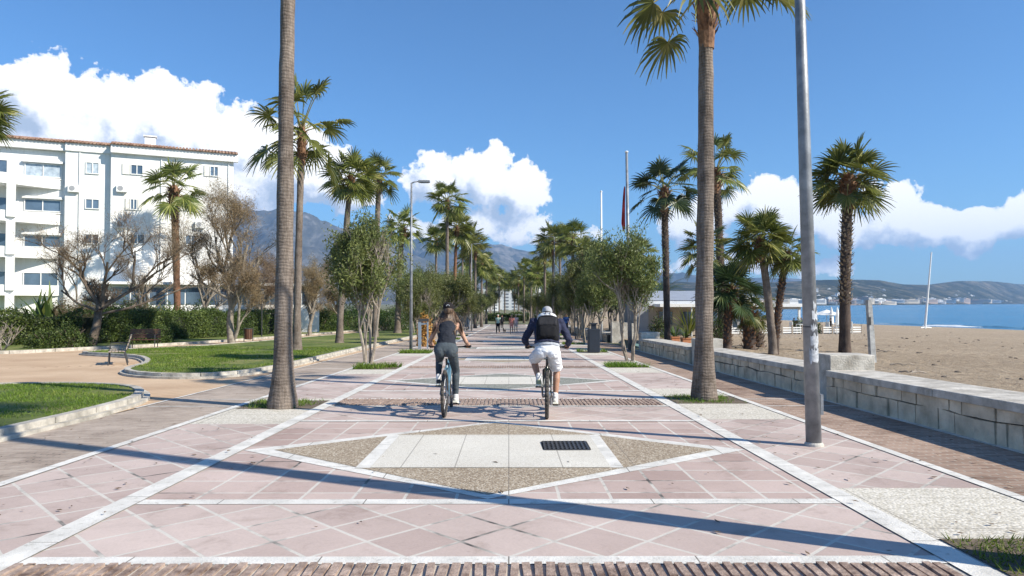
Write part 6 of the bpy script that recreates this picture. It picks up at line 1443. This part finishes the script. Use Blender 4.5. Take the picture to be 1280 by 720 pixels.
for an_, so, py_ in ((anR, sR, -14), (anL, sL_, -8)):
    m = MB(); seg(m, an_ + Vector((0, -.008, .055)), an_ + Vector((0, .005, -.055)), .043, .045); m.build('sock', M_sock, t, True)
    shoe(so + Vector((0, -.045, 0)), t, M_shw if py_ == -14 else M_shy, M_sole, 1.05, pitch=R(py_))
# backpack lies on the back, a thing of its own
bpk = thing('backpack', tuple(gm), 'black backpack with a charcoal top flap on the back of the cyclist in white shorts', 'backpack', None, R(-3.5))
q = Matrix.Translation((0.01, .285, 1.345)) @ Matrix.Rotation(R(-32), 4, 'X') @ Matrix.Diagonal((1.18, 1.15, 1.16, 1))
def tb(m, c, d, r=.04):
    """rounded box through a voxel remesh"""
    m.box(q @ Vector(c), d, M=q.to_3x3().to_4x4())
    return m
m = MB()
for (z, rx, ry) in ((-.20, .10, .05), (-.19, .135, .075), (-.14, .15, .09), (0, .152, .09), (.10, .148, .085), (.17, .125, .07), (.20, .07, .04)):
    for j in range(24):
        a_ = 2 * math.pi * j / 24; cs_, sn = math.cos(a_), math.sin(a_); e = .72; m.v.append(tuple(q @ Vector((rx * math.copysign(abs(cs_) ** e, cs_), ry * math.copysign(abs(sn) ** e, sn), z))))
for i in range(6):
    for j in range(24): m.f.append((i * 24 + j, i * 24 + (j + 1) % 24, (i + 1) * 24 + (j + 1) % 24, (i + 1) * 24 + j))
m.f.append(tuple(reversed(range(24)))); m.f.append(tuple(range(144, 168))); m.build('bag', M_bag, bpk, True)
m = MB()
for (z, rx, ry) in ((-.18, .09, .03), (-.16, .115, .05), (-.06, .118, .055), (-.01, .10, .035)):
    for j in range(20):
        a_ = 2 * math.pi * j / 20; cs_, sn = math.cos(a_), math.sin(a_); m.v.append(tuple(q @ Vector((rx * math.copysign(abs(cs_) ** .5, cs_), -.075 + ry * math.copysign(abs(sn) ** .5, sn), z))))
for i in range(3):
    for j in range(20): m.f.append((i * 20 + j, i * 20 + (j + 1) % 20, (i + 1) * 20 + (j + 1) % 20, (i + 1) * 20 + j))
m.f.append(tuple(reversed(range(20)))); m.f.append(tuple(range(60, 80))); m.build('front_pocket', M_bag, bpk, True)
m = MB(); m.box(q @ Vector((0, -.062, .075)), (.25, .075, .13), M=q.to_3x3().to_4x4()); o = m.build('top_flap', M_bag2, bpk); b_ = o.modifiers.new('b', 'BEVEL'); b_.width = .03; b_.segments = 3
m = MB(); m.tube([q @ Vector((-.035, -.03, .19)), q @ Vector((-.03, -.06, .235)), q @ Vector((.03, -.06, .235)), q @ Vector((.035, -.03, .19))], .008, 6); m.build('carry_handle', M_bag, bpk)

# ---- people in the distance
def walker(px, Y, lab, hgt, top, bottom, skin, rz=0.0, hairm=None, stride=.18, X=None, ground=None, bare=True, hat=None, z=None):
    X = (px - HX) / F * Y if X is None else X; z = pz(Y) if z is None else z; k = hgt / 1.72; t = thing('person', (X, Y, z), lab, 'person', None, rz); t.scale = (k, k, k)
    hp, sh = .93, 1.42; st = stride; m = MB(); pts = {}
    A = []
    for sx in (-1, 1):
        h_ = Vector((sx * .09, 0, hp)); an_ = Vector((sx * .10, sx * st, .09 + (.05 if sx < 0 else 0))); kn = two_bone(h_, an_, .43, .42, (0, 1, 0)); s_ = Vector((sx * .18, 0, sh)); w_ = Vector((sx * .25, -sx * st * 1.1 + .05, .86)); e_ = two_bone(s_, w_, .29, .26, (0, -1, 0)); A.append((h_, kn, an_, s_, e_, w_))
        seg(m, h_, kn, .08, .055); seg(m, kn, an_, .055, .036); seg(m, s_, e_, .043, .036); seg(m, e_, w_, .036, .026); seg(m, an_, an_ + Vector((0, .12, -.05)), .038, .035)
        m.ball(w_ + Vector((0, 0, -.045)), (.016, .035, .045))
        for f_ in range(4): m.tube([w_ + Vector((0, -.024 + .016 * f_, -.07)), w_ + Vector((-sx * .006, -.024 + .016 * f_, -.11)), w_ + Vector((-sx * .02, -.022 + .016 * f_, -.14 + .006 * abs(f_ - 1.5)))], [.009, .0085, .007], 6)
        m.tube([w_ + Vector((-sx * .005, .025, -.03)), w_ + Vector((-sx * .018, .05, -.07)), w_ + Vector((-sx * .022, .052, -.09))], [.012, .01, .008], 6)
    loftx(m, [((0, 0, .88), .14, .10, 0), ((0, 0, .98), .165, .11, 0), ((0, 0, 1.15), .135, .09, 0), ((0, 0, 1.32), .165, .105, 0), ((0, 0, 1.42), .17, .09, 0), ((0, 0, 1.47), .06, .05, 0)])
    m.tube([(0, 0, 1.44), (0, .02, 1.54)], .052, 10); P_, Rm_ = head(m, (0, .02, 1.62), 1.0, (0, 1, 0)); fuse(m, 'body', .012, skin, t)
    m = MB(); loftx(m, [((0, 0, .90), .165, .125, 0), ((0, 0, .99), .178, .125, 0), ((0, 0, 1.15), .155, .11, 0), ((0, 0, 1.32), .18, .12, 0), ((0, 0, 1.42), .18, .10, 0), ((0, 0, 1.46), .09, .07, 0)])
    for (h_, kn, an_, s_, e_, w_) in A: seg(m, s_, s_.lerp(e_, .55 if bare else 1.0), .06, .052); (None if bare else seg(m, e_, e_.lerp(w_, .9), .048, .036))
    fuse(m, 'shirt', .013, top, t)
    m = MB(); loftx(m, [((0, 0, .84), .14, .11, 0), ((0, 0, .90), .17, .13, 0), ((0, 0, 1.0), .168, .12, 0)])
    for (h_, kn, an_, s_, e_, w_) in A: seg(m, h_, h_.lerp(kn, .8 if bottom[1] else 1.0), .098, .078); (None if bottom[1] else seg(m, kn, kn.lerp(an_, .95), .07, .055))
    fuse(m, 'trousers', .013, bottom[0], t)
    m = MB(); m.ball(P_(0, -.02, .04), (.088, .105, .095), 12, 8, Rm_); m.build('hair', hat or hairm or M_hairk, t, True)
    return t
walker(639.5, 62, 'far walker in a salmon pink top with bare legs', 1.68, cloth('salmon', (0.75, 0.27, 0.20), .08), (cloth('salmon_short', (0.72, 0.33, 0.26), .08), True), M_skin, R(178), simple('fair_hair', (.4, .25, .13), .6), bare=True)
walker(644.8, 66, 'far walker in a pale pink top beside the salmon pink one', 1.7, cloth('palepink', (0.72, 0.55, 0.52), .06), (cloth('palegrey', (0.5, .45, .43), .06), True), M_skin, R(175), simple('fair_hair2', (.5, .36, .2), .6))
walker(622.5, 63, 'far walker in pale green shirt and black trousers, leftmost of the small group', 1.7, cloth('palegreen', (0.45, 0.58, 0.48), .06), (M_bag, False), M_skin, R(170), simple('grey_hair', (.5, .48, .45), .6), bare=True)
walker(627.5, 86, 'dark clothed walker further away, between the pale green and salmon walkers', 1.75, M_bag2, (M_bag, False), M_skin, R(0), bare=False)
walker(707.5, 60, 'walker in a blue jacket half hidden beside the cyclist with the backpack', 1.75, cloth('bluejacket', (0.03, 0.09, 0.30), .1), (cloth('navy_trousers', (.03, .04, .08)), False), M_skin, R(185), bare=False)
# guests on the terrace, standing or walking among the tables
for (px, Y, lab, c) in ((832, 47, 'dark clothed guest in front of the restaurant window', (0.02, 0.02, 0.025)), (993, 56.5, 'guest in dark clothes on the terrace left of the tall lamp post', (0.03, 0.025, 0.03)), (998, 57, 'guest in brown top on the terrace right beside the dark clothed guest', (0.2, 0.09, 0.05)), (1039, 55.6, 'guest in black on the terrace below the folded parasols', (0.02, 0.02, 0.02)), (1002, 58, 'guest with grey top at the back of the terrace', (.3, .3, .32))):
    p = bp(px, Y); walker(px, Y, lab, 1.2 if px != 832 else 1.65, cloth('guest%d' % px, c, .1), (M_bag, False), M_skin2, R(px * 7), stride=.05, z=(zd + .0) if px > 900 else p.z, bare=False)
# small dark dog
g = G(630.5, 416.5)
t = thing('dog', tuple(g), 'small dark dog walking between the far walkers', 'dog', None, R(160)); m = MB()
loftx_ = [((0, y, z), r) for y, z, r in ((-.20, .27, .06), (-.12, .28, .075), (0, .27, .07), (.12, .28, .095), (.19, .31, .07))]
m.tube([c for c, r in loftx_], [r for c, r in loftx_], 12); m.ball((0, -.2, .27), .06); m.ball((0, .19, .31), .07); m.tube([(0, .18, .33), (0, .25, .41)], [.06, .045], 10); m.ball((0, .28, .43), (.05, .065, .05)); m.tube([(0, .31, .42), (0, .38, .405)], [.035, .022], 8)
for sx in (-1, 1):
    m.tube([(sx * .03, .27, .47), (sx * .05, .26, .51), (sx * .055, .27, .48)], [.02, .014, .006], 6)
    m.tube([(sx * .05, .14, .25), (sx * .05, .12, .14), (sx * .05, .15, .02)], [.035, .022, .016], 8); m.ball((sx * .05, .165, .015), (.018, .03, .015)); m.tube([(sx * .05, -.17, .26), (sx * .055, -.10, .16), (sx * .055, -.20, .10), (sx * .055, -.18, .02)], [.05, .03, .018, .016], 8); m.ball((sx * .055, -.165, .015), (.018, .03, .015))
m.tube([(0, -.23, .30), (0, -.30, .38), (0, -.29, .46)], [.02, .014, .006], 6); fuse(m, 'body', .009, M_bag2, t)

# fallen leaves and crumbs of dirt on the paving
rr = random.Random(21); V = []; F_ = []
m = MB()
for i in range(420):
    x = rr.choice((rr.uniform(-6.2, 5.8), rr.uniform(2.8, 5.8), rr.uniform(-6.2, -2.5))); y = 3.5 + 16 * rr.random() ** 1.5; s_ = rr.uniform(.008, .028); a_ = rr.uniform(0, 6.28); z = pz(y) + .034
    if abs(abs(x - XC) - HB) > .12: z -= .018
    p = [Vector((math.cos(a_ + k) * s_ * (1.6 if j % 2 == 0 else .6), math.sin(a_ + k) * s_ * (1.6 if j % 2 == 0 else .6), rr.uniform(0, .01))) + Vector((x, y, z)) for j, k in enumerate((0, 1.57, 3.14, 4.71))]; m.add(p, [(0, 1, 2, 3)])
tag(m.build('leaf_litter', simple('dry_leaf', (0.13, 0.085, 0.05), .9, .5, 40)), kind='stuff')

# ================================================================== the air
hz = bpy.data.materials.new('haze'); hz.use_nodes = True; tt = hz.node_tree; tt.nodes.clear(); hh = NT(tt)
vp = hh.n('ShaderNodeVolumePrincipled'); vp.inputs['Color'].default_value = (0.36, 0.60, 0.98, 1); vp.inputs['Density'].default_value = 9.0e-5; vp.inputs['Anisotropy'].default_value = 0.1
oo = hh.n('ShaderNodeOutputMaterial'); hh.l(vp.outputs[0], oo.inputs['Volume'])
m = MB(); m.box((0, 5000, 440), (22000, 14000, 892)); o = m.build('haze', hz); tag(o, kind='stuff')
print('tris', sum(len(o.data.polygons) for o in bpy.data.objects if o.type == 'MESH'), 'objs', len(bpy.data.objects))
